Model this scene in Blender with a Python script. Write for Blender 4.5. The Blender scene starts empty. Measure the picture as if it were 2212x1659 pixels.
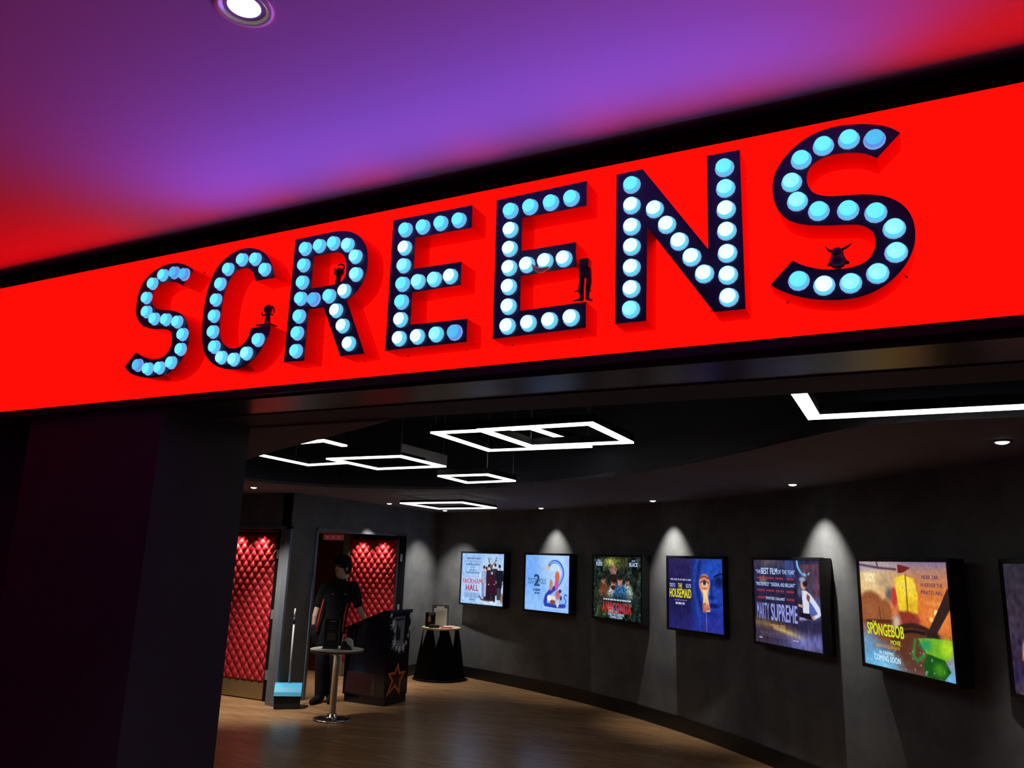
import bpy, bmesh, math, random
import numpy as np
from mathutils import Vector, Matrix
random.seed(7); rng = np.random.default_rng(7)
SC = bpy.context.scene
COL = SC.collection
R = math.radians

# ------------------------------------------------------------------ helpers
def lin(c):
    return tuple(((v / 255) / 12.92 if v / 255 <= .04045 else ((v / 255 + .055) / 1.055) ** 2.4) for v in c)

def mat(name, base=(.8, .8, .8), rough=.5, metal=0., spec=.5, coat=0.):
    m = bpy.data.materials.new(name); m.use_nodes = True
    b = m.node_tree.nodes['Principled BSDF']
    b.inputs['Base Color'].default_value = (*base, 1)
    b.inputs['Roughness'].default_value = rough
    b.inputs['Metallic'].default_value = metal
    b.inputs['Specular IOR Level'].default_value = spec
    b.inputs['Coat Weight'].default_value = coat
    return m

def glow(name, col, strength=1.):
    m = bpy.data.materials.new(name); m.use_nodes = True
    nt = m.node_tree; nt.nodes.clear()
    e = nt.nodes.new('ShaderNodeEmission'); o = nt.nodes.new('ShaderNodeOutputMaterial')
    e.inputs[0].default_value = (*col, 1); e.inputs[1].default_value = strength
    nt.links.new(e.outputs[0], o.inputs[0])
    return m

def noisy(name, c0, c1, scale=4., rough=.6, bump=0., detail=6., spec=.5, rough2=None):
    m = mat(name, c0, rough, spec=spec); nt = m.node_tree
    b = nt.nodes['Principled BSDF']
    tc = nt.nodes.new('ShaderNodeTexCoord'); n = nt.nodes.new('ShaderNodeTexNoise')
    n.inputs['Scale'].default_value = scale; n.inputs['Detail'].default_value = detail
    n.inputs['Roughness'].default_value = .6
    r = nt.nodes.new('ShaderNodeValToRGB')
    r.color_ramp.elements[0].position = .3; r.color_ramp.elements[1].position = .72
    r.color_ramp.elements[0].color = (*c0, 1); r.color_ramp.elements[1].color = (*c1, 1)
    nt.links.new(tc.outputs['Object'], n.inputs['Vector'])
    nt.links.new(n.outputs['Fac'], r.inputs[0]); nt.links.new(r.outputs[0], b.inputs['Base Color'])
    if bump:
        bp = nt.nodes.new('ShaderNodeBump'); bp.inputs['Strength'].default_value = bump
        bp.inputs['Distance'].default_value = .01
        nt.links.new(n.outputs['Fac'], bp.inputs['Height']); nt.links.new(bp.outputs[0], b.inputs['Normal'])
    return m

def link(name, me, parent=None, world_root=None, smooth=False):
    o = bpy.data.objects.new(name, me); COL.objects.link(o)
    if parent is not None:
        o.parent = parent
        if world_root is not None:
            o.matrix_parent_inverse = world_root.inverted()
    if smooth:
        me.polygons.foreach_set('use_smooth', [True] * len(me.polygons))
    return o

def fin(name, bm, m, parent=None, world=None, smooth=False, norm=True):
    if norm:
        bmesh.ops.recalc_face_normals(bm, faces=bm.faces)
    me = bpy.data.meshes.new(name); bm.to_mesh(me); bm.free()
    for k in (m if isinstance(m, (list, tuple)) else [m]):
        me.materials.append(k)
    return link(name, me, parent, world, smooth)

def thing(name, label, cat, loc=(0, 0, 0), rz=0., group=None):
    o = bpy.data.objects.new(name, None); COL.objects.link(o)
    o.empty_display_size = .1
    o.location = loc; o.rotation_euler = (0, 0, rz)
    o['label'] = label; o['category'] = cat
    if group: o['group'] = group
    return o

def tag(o, label, cat, group=None):
    o['label'] = label; o['category'] = cat
    if group: o['group'] = group
    return o

def struct(o):
    o['kind'] = 'structure'; return o

def TM(loc, rz=0.):
    return Matrix.Translation(Vector(loc)) @ Matrix.Rotation(rz, 4, 'Z')

def box(bm, lo, hi, bev=0., mi=0):
    x0, y0, z0 = lo; x1, y1, z1 = hi
    v = [bm.verts.new(p) for p in ((x0, y0, z0), (x1, y0, z0), (x1, y1, z0), (x0, y1, z0), (x0, y0, z1), (x1, y0, z1), (x1, y1, z1), (x0, y1, z1))]
    fs = [bm.faces.new([v[i] for i in q]) for q in ((3, 2, 1, 0), (4, 5, 6, 7), (0, 1, 5, 4), (1, 2, 6, 5), (2, 3, 7, 6), (3, 0, 4, 7))]
    for f in fs: f.material_index = mi
    if bev:
        es = list({e for f in fs for e in f.edges})
        bmesh.ops.bevel(bm, geom=es, offset=bev, segments=2, affect='EDGES', profile=.5)

def prism(bm, pts, z0, z1, mi=0):
    """vertical prism over a plan polygon"""
    lo = [bm.verts.new((p[0], p[1], z0)) for p in pts]; hi = [bm.verts.new((p[0], p[1], z1)) for p in pts]
    n = len(pts); fs = [bm.faces.new(lo[::-1]), bm.faces.new(hi)]
    for i in range(n):
        fs.append(bm.faces.new((lo[i], lo[(i + 1) % n], hi[(i + 1) % n], hi[i])))
    for f in fs: f.material_index = mi

def slabxz(bm, pts, y0, y1):
    """prism of an x-z outline along y"""
    a = [bm.verts.new((p[0], y0, p[1])) for p in pts]; b = [bm.verts.new((p[0], y1, p[1])) for p in pts]
    n = len(pts); bm.faces.new(a); bm.faces.new(b[::-1])
    for i in range(n):
        bm.faces.new((a[i], b[i], b[(i + 1) % n], a[(i + 1) % n]))

def lathe(bm, prof, c=(0, 0, 0), seg=32, cap=True):
    rings = []
    for r, z in prof:
        if r < 1e-6:
            rings.append([bm.verts.new((c[0], c[1], c[2] + z))])
        else:
            rings.append([bm.verts.new((c[0] + r * math.cos(2 * math.pi * i / seg), c[1] + r * math.sin(2 * math.pi * i / seg), c[2] + z)) for i in range(seg)])
    for a, b in zip(rings, rings[1:]):
        for i in range(seg):
            j = (i + 1) % seg
            if len(a) == 1 and len(b) == 1: continue
            if len(a) == 1: bm.faces.new((a[0], b[j], b[i]))
            elif len(b) == 1: bm.faces.new((a[i], a[j], b[0]))
            else: bm.faces.new((a[i], a[j], b[j], b[i]))
    if cap:
        if len(rings[0]) > 1: bm.faces.new(rings[0][::-1])
        if len(rings[-1]) > 1: bm.faces.new(rings[-1])

def frame_of(d):
    d = d.normalized(); up = Vector((0, 0, 1)) if abs(d.z) < .9 else Vector((1, 0, 0))
    a = d.cross(up).normalized(); return a, d.cross(a).normalized()

def tube(bm, pts, rads, seg=10, cap=True, flat=1.):
    pts = [Vector(p) for p in pts]; rings = []
    if not isinstance(rads, (list, tuple)): rads = [rads] * len(pts)
    for i, p in enumerate(pts):
        d = (pts[min(i + 1, len(pts) - 1)] - pts[max(i - 1, 0)])
        a, b = frame_of(d)
        rings.append([bm.verts.new(p + (a * math.cos(2 * math.pi * k / seg) + b * math.sin(2 * math.pi * k / seg) * flat) * rads[i]) for k in range(seg)])
    for a, b in zip(rings, rings[1:]):
        for k in range(seg):
            bm.faces.new((a[k], a[(k + 1) % seg], b[(k + 1) % seg], b[k]))
    if cap:
        bm.faces.new(rings[0][::-1]); bm.faces.new(rings[-1])

def ell(bm, c, r, rot=None, u=16, v=10):
    M = Matrix.Translation(Vector(c)) @ (rot if rot is not None else Matrix.Identity(4)) @ Matrix.Diagonal((*(r if isinstance(r, (list, tuple)) else (r, r, r)), 1))
    bmesh.ops.create_uvsphere(bm, u_segments=u, v_segments=v, radius=1, matrix=M)

def caps(bm, pts, rads, seg=12):
    tube(bm, pts, rads, seg)
    for p, r in zip(pts, rads if isinstance(rads, (list, tuple)) else [rads] * len(pts)):
        ell(bm, p, r * .995, u=seg, v=8)

def remeshed(name, bm, m, voxel, smooth=4, parent=None, world=None, fac=.5):
    """weld overlapping closed volumes into one continuous skin"""
    bmesh.ops.recalc_face_normals(bm, faces=bm.faces)
    me = bpy.data.meshes.new('tmp'); bm.to_mesh(me); bm.free()
    o = bpy.data.objects.new('tmp', me); COL.objects.link(o)
    md = o.modifiers.new('r', 'REMESH'); md.mode = 'VOXEL'; md.voxel_size = voxel
    if smooth:
        ms = o.modifiers.new('s', 'SMOOTH'); ms.iterations = smooth; ms.factor = fac
    dg = bpy.context.evaluated_depsgraph_get(); dg.update()
    out = bpy.data.meshes.new_from_object(o.evaluated_get(dg))
    out.name = name
    bpy.data.objects.remove(o); bpy.data.meshes.remove(me)
    out.materials.clear(); out.materials.append(m)
    return link(name, out, parent, world, True)

def lettering(name, body, m, parent, x0, z0, w, h, y=-.0015, bold=0., world=None, arc=0., skew=0.):
    """flat raised lettering fitted into a box on a local x-z plane"""
    cu = bpy.data.curves.new('txt', 'FONT'); cu.body = body; cu.resolution_u = 3; cu.space_character = 1.06
    o = bpy.data.objects.new('txt', cu); COL.objects.link(o)
    dg = bpy.context.evaluated_depsgraph_get(); dg.update()
    me = bpy.data.meshes.new_from_object(o.evaluated_get(dg)); me.name = name
    bpy.data.objects.remove(o); bpy.data.curves.remove(cu)
    if bold:                                                            # heavier strokes: overlapping shifted copies
        b_ = bmesh.new(); b_.from_mesh(me); src = list(b_.verts) + list(b_.edges) + list(b_.faces)
        for sx, sy in ((1, .4), (-1, .4), (1, -.4), (-1, -.4)):
            d_ = bmesh.ops.duplicate(b_, geom=src); bmesh.ops.translate(b_, vec=(sx * bold * 1.15, sy * bold * 1.15, 0), verts=[g for g in d_['geom'] if isinstance(g, bmesh.types.BMVert)])
        b_.to_mesh(me); b_.free()
    n = len(me.vertices); co = np.zeros(n * 3, np.float32); me.vertices.foreach_get('co', co); co = co.reshape(-1, 3)
    mn = co.min(0); mx = co.max(0)
    u = (co[:, 0] - mn[0]) / max(1e-6, mx[0] - mn[0]); v = (co[:, 1] - mn[1]) / max(1e-6, mx[1] - mn[1])
    out = np.stack([x0 + u * w, np.full(n, y), z0 + v * h + arc * (1 - (2 * u - 1) ** 2) + skew * u], 1)
    me.vertices.foreach_set('co', out.astype(np.float32).ravel()); me.materials.clear(); me.materials.append(m); me.update()
    return link(name, me, parent, world)

def smooth_run(pts, sub=4):
    """Catmull-Rom through a run of outline points"""
    if len(pts) < 3: return [tuple(p) for p in pts]
    P = [np.array(p, float) for p in pts]; out = []
    for i in range(len(P) - 1):
        a = P[i - 1] if i else 2 * P[0] - P[1]; b, c = P[i], P[i + 1]
        d = P[i + 2] if i + 2 < len(P) else 2 * P[-1] - P[-2]
        for k in range(sub):
            t = k / sub
            out.append(tuple(.5 * (2 * b + (c - a) * t + (2 * a - 5 * b + 4 * c - d) * t * t + (3 * b - a - 3 * c + d) * t ** 3)))
    out.append(tuple(P[-1])); return out

# ------------------------------------------------------------------ camera, world
cam = bpy.data.cameras.new('camera'); camo = bpy.data.objects.new('camera', cam); COL.objects.link(camo)
cam.sensor_width = 36.; cam.sensor_fit = 'HORIZONTAL'; cam.lens = 1688.05 / 2212 * 36; cam.clip_start = .05
yaw, pit, rol = -0.4679491, 0.22079643, 0.03326244
f = Vector((math.sin(yaw) * math.cos(pit), math.cos(yaw) * math.cos(pit), math.sin(pit)))
r0 = Vector((math.cos(yaw), -math.sin(yaw), 0)); u0 = r0.cross(f)
cr = r0 * math.cos(rol) + u0 * math.sin(rol); cu_ = -r0 * math.sin(rol) + u0 * math.cos(rol)
camo.matrix_world = Matrix(((cr.x, cu_.x, -f.x, 0), (cr.y, cu_.y, -f.y, 0), (cr.z, cu_.z, -f.z, 1.75), (0, 0, 0, 1)))
SC.camera = camo
w = bpy.data.worlds.new('world'); SC.world = w; w.use_nodes = True
w.node_tree.nodes['Background'].inputs[0].default_value = (.009, .003, .022, 1)
w.node_tree.nodes['Background'].inputs[1].default_value = 1.
SC.view_settings.view_transform = 'Standard'; SC.view_settings.look = 'None'
SC.view_settings.exposure = 0; SC.view_settings.gamma = 1; SC.view_settings.use_curve_mapping = False
SC.cycles.use_denoising = True
SC.cycles.max_bounces = 6; SC.cycles.diffuse_bounces = 4; SC.cycles.sample_clamp_indirect = 3.

# ------------------------------------------------------------------ materials
M = {}
M['concrete'] = noisy('dark_concrete', (.092, .094, .105), (.162, .162, .168), 3.2, .75, .15)
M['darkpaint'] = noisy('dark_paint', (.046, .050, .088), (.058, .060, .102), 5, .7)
M['black'] = mat('black_paint', (.008, .008, .010), .45)
M['matt'] = mat('matt_black_paint', (.006, .006, .008), .9, spec=.05)
M['gloss'] = mat('black_gloss', (.010, .009, .014), .16)
M['soffit_gloss'] = mat('soffit_gloss', (.030, .026, .034), .28)
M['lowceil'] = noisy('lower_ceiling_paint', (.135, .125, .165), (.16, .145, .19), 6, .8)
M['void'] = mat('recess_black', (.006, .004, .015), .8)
M['ceiling'] = mat('ceiling_paint', (.70, .45, .76), .85)
M['skirt'] = mat('skirting_black', (.012, .012, .014), .4)
M['brass'] = mat('brass_plate', (.40, .30, .15), .42, .8)
M['red_vinyl'] = noisy('red_vinyl', (.36, .012, .020), (.44, .018, .028), 30, .5, spec=.35)
M['steel'] = mat('frame_steel', (.16, .17, .21), .4, .3)
M['chrome'] = mat('chrome', (.62, .60, .58), .14, 1.)
M['hinge'] = mat('hinge_steel', (.30, .28, .30), .45, .5)

def wood_floor():
    m = mat('wood_floor', (.3, .18, .1), .27); nt = m.node_tree; b = nt.nodes['Principled BSDF']
    tc = nt.nodes.new('ShaderNodeTexCoord'); mp = nt.nodes.new('ShaderNodeMapping')
    mp.inputs['Rotation'].default_value = (0, 0, R(-16))
    br = nt.nodes.new('ShaderNodeTexBrick'); br.inputs['Scale'].default_value = 1.
    br.inputs['Brick Width'].default_value = 1.25; br.inputs['Row Height'].default_value = .13
    br.inputs['Mortar Size'].default_value = .0012; br.inputs['Mortar Smooth'].default_value = .3
    br.inputs['Color1'].default_value = (.50, .285, .145, 1); br.inputs['Color2'].default_value = (.38, .21, .105, 1)
    br.inputs['Mortar'].default_value = (.06, .03, .015, 1)
    m2 = nt.nodes.new('ShaderNodeMapping'); m2.inputs['Scale'].default_value = (1.2, 26, 1); m2.inputs['Rotation'].default_value = (0, 0, R(-16))
    n = nt.nodes.new('ShaderNodeTexNoise'); n.inputs['Scale'].default_value = 2.; n.inputs['Detail'].default_value = 7
    mx = nt.nodes.new('ShaderNodeMixRGB'); mx.blend_type = 'MULTIPLY'; mx.inputs[0].default_value = .75
    rp = nt.nodes.new('ShaderNodeValToRGB'); rp.color_ramp.elements[0].position = .34; rp.color_ramp.elements[1].position = .66
    rp.color_ramp.elements[0].color = (.42, .40, .38, 1); rp.color_ramp.elements[1].color = (1.25, 1.2, 1.15, 1)
    L = nt.links.new
    L(tc.outputs['Object'], mp.inputs[0]); L(mp.outputs[0], br.inputs['Vector'])
    L(tc.outputs['Object'], m2.inputs[0]); L(m2.outputs[0], n.inputs['Vector']); L(n.outputs['Fac'], rp.inputs[0])
    L(br.outputs['Color'], mx.inputs[1]); L(rp.outputs[0], mx.inputs[2]); L(mx.outputs[0], b.inputs['Base Color'])
    return m
M['wood'] = wood_floor()

# ------------------------------------------------------------------ light helper
def spot(loc, to, watts, col=(1, .95, .85), size=80, blend=.6, rad=.02, name='spot_lamp'):
    l = bpy.data.lights.new(name, 'SPOT'); l.energy = watts; l.color = col; l.spot_size = R(size); l.spot_blend = blend
    l.shadow_soft_size = rad
    o = bpy.data.objects.new(name, l); COL.objects.link(o); o.location = loc
    o.rotation_euler = (Vector(to) - Vector(loc)).to_track_quat('-Z', 'Y').to_euler()
    return o

LETTERS = [
('S',[[(-3.2094,3.1534),(-3.2466,3.1787),(-3.2881,3.199),(-3.3385,3.2128),(-3.3927,3.2171),(-3.4458,3.2124),(-3.4976,3.1978),(-3.5433,3.1747),(-3.5781,3.1463),(-3.6012,3.1089),(-3.6136,3.0591),(-3.6145,3.0081),(-3.6083,2.9674),(-3.5854,2.9287),(-3.5487,2.896),(-3.505,2.8757),(-3.4485,2.8627),(-3.3793,2.8555),(-3.3392,2.8457),(-3.3154,2.8301),(-3.305,2.8041),(-3.3025,2.7694),(-3.3121,2.7394),(-3.3339,2.7139),(-3.3647,2.7008),(-3.4072,2.6976),(-3.4568,2.7039),(-3.509,2.7203),(-3.5638,2.7469)],[(-3.6361,2.6734),(-3.5921,2.6404),(-3.5378,2.6182),(-3.4764,2.6052),(-3.4175,2.6008),(-3.3607,2.6034),(-3.3058,2.6128),(-3.2628,2.633),(-3.226,2.6604),(-3.2005,2.6987),(-3.1855,2.7447),(-3.1839,2.7989),(-3.197,2.8481),(-3.2198,2.8884),(-3.2533,2.9199),(-3.2945,2.94),(-3.3396,2.9522),(-3.394,2.9607),(-3.4396,2.9702),(-3.4724,2.9876),(-3.4955,3.0156),(-3.5009,3.0487),(-3.4944,3.0769),(-3.474,3.0996),(-3.4371,3.1129),(-3.3888,3.1158),(-3.3388,3.107),(-3.3081,3.0957),(-3.2785,3.079)]],None,[(-3.2653,3.1371,'b'),(-3.3413,3.157,'b'),(-3.4252,3.1543,'c'),(-3.497,3.1169,'c'),(-3.5291,3.0413,'c'),(-3.5135,2.9618,'c'),(-3.4455,2.9158,'c'),(-3.3559,2.9016,'c'),(-3.2696,2.8803,'c'),(-3.2195,2.8084,'c'),(-3.2195,2.7303,'c'),(-3.2755,2.6656,'c'),(-3.3564,2.6451,'c'),(-3.4419,2.6466,'c'),(-3.5231,2.6725,'b')],[(-3.222,2.6894),(-3.2574,3.1881)]),
('C',[[(-2.6467,3.0376),(-2.6574,3.0756),(-2.6801,3.1222),(-2.7149,3.1644),(-2.7614,3.1966),(-2.8152,3.2152),(-2.8724,3.2213),(-2.9283,3.214),(-2.9824,3.1908),(-3.0308,3.1561),(-3.0639,3.1085),(-3.0854,3.0454),(-3.0981,2.9675),(-3.0989,2.8786),(-3.0898,2.7962),(-3.075,2.7343),(-3.0497,2.6887),(-3.0079,2.6488),(-2.9552,2.6195),(-2.8968,2.6038),(-2.841,2.5994),(-2.7918,2.6069),(-2.7448,2.6266),(-2.704,2.6581),(-2.6693,2.7027),(-2.6437,2.7545),(-2.6387,2.7956)],[(-2.7621,2.7957),(-2.7717,2.7577),(-2.7925,2.7273),(-2.8235,2.7095),(-2.865,2.7036),(-2.9004,2.7114),(-2.9341,2.7343),(-2.9577,2.763),(-2.9722,2.811),(-2.9763,2.865),(-2.9759,2.9189),(-2.9721,2.9794),(-2.9581,3.0322),(-2.9381,3.074),(-2.9115,3.1011),(-2.8743,3.115),(-2.8309,3.1136),(-2.7979,3.092),(-2.7789,3.0657),(-2.7672,3.036)]],None,[(-2.8643,3.1583,'c'),(-2.7755,3.1485,'c'),(-2.7054,3.0846,'c'),(-2.9522,3.121,'c'),(-2.9949,3.0487,'c'),(-3.0122,2.967,'c'),(-3.012,2.8825,'c'),(-3.0059,2.8001,'c'),(-2.9844,2.7211,'c'),(-2.9274,2.6623,'p'),(-2.8438,2.6454,'p'),(-2.7652,2.6686,'p'),(-2.6997,2.7295,'c')],[(-2.6744,2.7153),(-2.6763,3.1083)]),
('R',[[(-2.5364,3.2151)],[(-2.533,2.6069)],[(-2.413,2.6048)],[(-2.4147,2.8508)],[(-2.3255,2.8497)],[(-2.2056,2.6069)],[(-2.0743,2.6083)],[(-2.1952,2.8675),(-2.1642,2.8852),(-2.1309,2.9148),(-2.1091,2.9519),(-2.0964,2.9933),(-2.0951,3.0427),(-2.1025,3.0938),(-2.1222,3.1346),(-2.1548,3.1715),(-2.194,3.1958),(-2.2402,3.2106),(-2.2862,3.2169),(-2.3939,3.2171)]],[[(-2.4132,3.1104)],[(-2.3134,3.1134),(-2.2715,3.1102),(-2.2399,3.0945),(-2.2205,3.0644),(-2.2125,3.0285),(-2.2148,2.9912),(-2.2307,2.9652),(-2.263,2.9538),(-2.2965,2.9526)],[(-2.4106,2.9497)]],[(-2.4607,3.1538,'c'),(-2.3758,3.1548,'c'),(-2.2933,3.1553,'c'),(-2.2088,3.1336,'p'),(-2.1584,3.0692,'p'),(-2.148,2.9824,'p'),(-2.2066,2.9112,'w'),(-2.2909,2.8971,'c'),(-2.3811,2.8927,'b'),(-2.4597,2.9055,'c'),(-2.4612,3.0712,'c'),(-2.4589,2.9852,'c'),(-2.4587,2.8189,'c'),(-2.4606,2.7378,'c'),(-2.4579,2.6521,'c'),(-2.2438,2.8222,'w'),(-2.1995,2.7455,'w'),(-2.1564,2.659,'w')],[(-2.4895,2.6072),(-2.154,2.6092),(-2.1194,3.1151)]),
('E',[[(-1.9687,3.2162)],[(-1.5627,3.2153)],[(-1.5601,3.1128)],[(-1.8458,3.1134)],[(-1.8421,2.9668)],[(-1.6028,2.9658)],[(-1.6023,2.8637)],[(-1.8425,2.86)],[(-1.8419,2.714)],[(-1.5613,2.7101)],[(-1.5605,2.612)],[(-1.9632,2.6102)]],None,[(-1.8941,3.1556,'c'),(-1.8026,3.1542,'c'),(-1.7115,3.1555,'c'),(-1.621,3.1542,'c'),(-1.8911,3.0697,'w'),(-1.8903,2.9869,'p'),(-1.8898,2.9015,'c'),(-1.8098,2.9026,'p'),(-1.728,2.9021,'p'),(-1.6488,2.9046,'w'),(-1.889,2.8205,'c'),(-1.8882,2.7404,'w'),(-1.8884,2.656,'w'),(-1.7963,2.6554,'w'),(-1.7034,2.6562,'p'),(-1.6144,2.6555,'b')],[(-1.9212,2.6098),(-1.6224,2.6121)]),
('E',[[(-1.4457,3.2161)],[(-1.0427,3.2244)],[(-1.043,3.1188)],[(-1.324,3.1146)],[(-1.3222,2.9699)],[(-1.0851,2.9715)],[(-1.0841,2.8683)],[(-1.3221,2.8626)],[(-1.3201,2.7158)],[(-1.0402,2.7204)],[(-1.0399,2.617)],[(-1.4394,2.6111)]],None,[(-1.3753,3.1533,'c'),(-1.2863,3.1543,'c'),(-1.1943,3.156,'c'),(-1.1057,3.159,'c'),(-1.3727,3.0686,'w'),(-1.3726,2.9854,'w'),(-1.3718,2.9025,'w'),(-1.2924,2.9049,'w'),(-1.213,2.908,'w'),(-1.1324,2.9069,'w'),(-1.3711,2.8216,'w'),(-1.3691,2.7383,'w'),(-1.3707,2.6563,'w'),(-1.279,2.6592,'w'),(-1.1884,2.6599,'w'),(-1.0986,2.6619,'w')],[(-1.4034,2.6121),(-1.1061,2.617)]),
('N',[[(-0.9195,3.2261)],[(-0.8139,3.2279)],[(-0.5726,2.8635)],[(-0.5691,3.2304)],[(-0.4501,3.2287)],[(-0.4493,2.6229)],[(-0.5574,2.6232)],[(-0.7977,2.9865)],[(-0.8039,2.6185)],[(-0.9237,2.6192)]],None,[(-0.8564,3.1673,'c'),(-0.8564,3.0818,'w'),(-0.8565,2.9954,'w'),(-0.8566,2.914,'w'),(-0.8572,2.831,'w'),(-0.8585,2.7473,'w'),(-0.8604,2.6672,'p'),(-0.7668,3.0505,'w'),(-0.7209,2.9799,'w'),(-0.6755,2.9066,'w'),(-0.6313,2.8388,'w'),(-0.587,2.7688,'w'),(-0.5056,3.1663,'c'),(-0.5038,3.0844,'p'),(-0.5043,3.0016,'w'),(-0.5043,2.9191,'w'),(-0.5044,2.8346,'w'),(-0.5044,2.7525,'w'),(-0.504,2.6702,'w')],[(-0.4521,3.1666),(-0.5896,2.6649)]),
('S',[[(0.0702,3.1759),(0.0446,3.1995),(0.012,3.2179),(-0.0312,3.2324),(-0.0804,3.2423),(-0.1309,3.2458),(-0.1775,3.2397),(-0.22,3.225),(-0.2634,3.1979),(-0.2996,3.1627),(-0.3253,3.1251),(-0.3392,3.0881),(-0.3435,3.0462),(-0.3382,3.0028),(-0.3238,2.9641),(-0.3013,2.9333),(-0.2734,2.9137),(-0.2354,2.8984),(-0.1801,2.8872),(-0.1014,2.8767),(-0.0725,2.8706),(-0.047,2.855),(-0.0317,2.8327),(-0.0287,2.8043),(-0.0342,2.7774),(-0.0486,2.7518),(-0.071,2.7357),(-0.1051,2.7268),(-0.149,2.7257),(-0.1931,2.732),(-0.2326,2.745),(-0.2623,2.7596),(-0.2882,2.7772)],[(-0.3633,2.6988),(-0.3329,2.6758),(-0.2926,2.6537),(-0.2429,2.6351),(-0.1839,2.6223),(-0.1306,2.618),(-0.0826,2.6219),(-0.0394,2.6354),(-0.0007,2.6575),(0.0336,2.688),(0.0612,2.7246),(0.08,2.7652),(0.0885,2.8075),(0.0881,2.846),(0.0793,2.8835),(0.063,2.9143),(0.0413,2.938),(0.0142,2.9561),(-0.0183,2.9691),(-0.0564,2.9781),(-0.1051,2.9839),(-0.1546,2.9904),(-0.1845,2.999),(-0.2093,3.0144),(-0.2236,3.038),(-0.2285,3.0659),(-0.2235,3.0949),(-0.2095,3.1161),(-0.1855,3.1321),(-0.1517,3.1411),(-0.1112,3.1412),(-0.0717,3.1344),(-0.0379,3.1223),(-0.0052,3.1005)]],None,[(-0.0086,3.1668,'b'),(-0.0871,3.1849,'c'),(-0.1687,3.1782,'c'),(-0.2427,3.1419,'c'),(-0.2777,3.0629,'p'),(-0.2622,2.9883,'p'),(-0.1954,2.9408,'c'),(-0.1042,2.9272,'c'),(-0.0213,2.9037,'c'),(0.0293,2.8391,'p'),(0.0293,2.7568,'p'),(-0.029,2.693,'p'),(-0.1107,2.6703,'p'),(-0.192,2.6729,'w'),(-0.2706,2.7002,'c')],[(-0.3233,2.6648),(0.0566,2.7096)]),
]

# ================================================================== THE SETTING
# wall line behind the posters: screen-face points measured along the curved wall
FACE = [(-6.23, 10.82), (-5.31, 10.45), (-4.87, 10.26), (-4.05, 9.89), (-3.655, 9.75), (-2.83, 9.13), (-2.43, 8.85), (-1.72, 8.33), (-1.34, 7.90), (-.68, 7.16), (-.35, 6.73), (.215, 5.88), (.505, 5.70)]
cx = np.polyfit([p[0] for p in FACE], [p[1] for p in FACE], 3)
def wall_pt(x, off=.10):
    y = np.polyval(cx, x); s = np.polyval(np.polyder(cx), x); n = Vector((-s, 1, 0)).normalized()
    return (x + n.x * off, y + n.y * off)
WALL = [wall_pt(x) for x in np.linspace(-6.9, .62, 26)]
WALL += [(WALL[-1][0] + .35, WALL[-1][1] - .75), (WALL[-1][0] + .75, WALL[-1][1] - 1.75), (WALL[-1][0] + .95, 3.0)]
CZ = 2.46                                                             # lower ceiling

bm = bmesh.new(); box(bm, (-10.5, -3.5, -.06), (5, 13, 0)); struct(fin('floor', bm, M['wood']))

def ribbon(bm, path, z0, z1, th):
    """thick wall following a plan path; thickness goes to the left of travel"""
    P = [Vector((p[0], p[1], 0)) for p in path]; out = []
    for i, p in enumerate(P):
        d = (P[min(i + 1, len(P) - 1)] - P[max(i - 1, 0)]).normalized(); n = Vector((-d.y, d.x, 0)); out.append(p + n * th)
    A = [[bm.verts.new((q.x, q.y, z)) for q in P] for z in (z0, z1)]; B = [[bm.verts.new((q.x, q.y, z)) for q in out] for z in (z0, z1)]
    for i in range(len(P) - 1):
        bm.faces.new((A[0][i], A[0][i + 1], A[1][i + 1], A[1][i])); bm.faces.new((B[0][i + 1], B[0][i], B[1][i], B[1][i + 1]))
        bm.faces.new((A[1][i], A[1][i + 1], B[1][i + 1], B[1][i])); bm.faces.new((A[0][i + 1], A[0][i], B[0][i], B[0][i + 1]))
    for i in (0, -1): bm.faces.new((A[0][i], A[1][i], B[1][i], B[0][i]))
bm = bmesh.new(); ribbon(bm, WALL, 0, 3.3, .15); struct(fin('wall_right', bm, M['concrete']))
bm = bmesh.new(); ribbon(bm, [(p[0], p[1]) for p in WALL], 0, .155, -.014); struct(fin('baseboard_right', bm, M['skirt']))

XA, XB = -6.70, -6.86                                                 # left wall runs from y 7.45 to the corner
def xl(y): return XA + (XB - XA) * (y - 7.45) / 3.7
bm = bmesh.new()
def wallL(y0, y1, z0, z1, th=.16): prism(bm, [(xl(y0), y0), (xl(y1), y1), (xl(y1) - th, y1), (xl(y0) - th, y0)], z0, z1)
wallL(7.45, 7.95, 0, 3.3); wallL(7.95, 10.1, 2.045, 3.3); wallL(10.1, 11.25, 0, 3.3)
struct(fin('wall_left', bm, M['concrete']))
bm = bmesh.new()
prism(bm, [(xl(10.12), 10.12), (xl(11.2), 11.2), (xl(11.2) + .014, 11.2), (xl(10.12) + .014, 10.12)], 0, .155)
struct(fin('baseboard_left', bm, M['skirt']))
bm = bmesh.new()
box(bm, (-10, 7.45, 2.045), (-6.72, 7.63, 3.3)); box(bm, (-10, 7.45, 0), (-7.92, 7.63, 2.045))
struct(fin('wall_back', bm, M['concrete']))

# alcove behind the second opening
bm = bmesh.new()
box(bm, (-9.6, 9.98, 0), (-6.96, 10.1, 2.3)); box(bm, (-9.7, 7.8, 0), (-9.6, 10.1, 2.3))
box(bm, (-9.6, 7.8, 2.05), (-6.9, 10.1, 2.15)); box(bm, (-7.74, 9.78, 0), (-7.612, 9.98, 2.05))
struct(fin('wall_alcove', bm, noisy('alcove_paint', (.16, .16, .14), (.2, .2, .18), 5, .8)))

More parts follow.
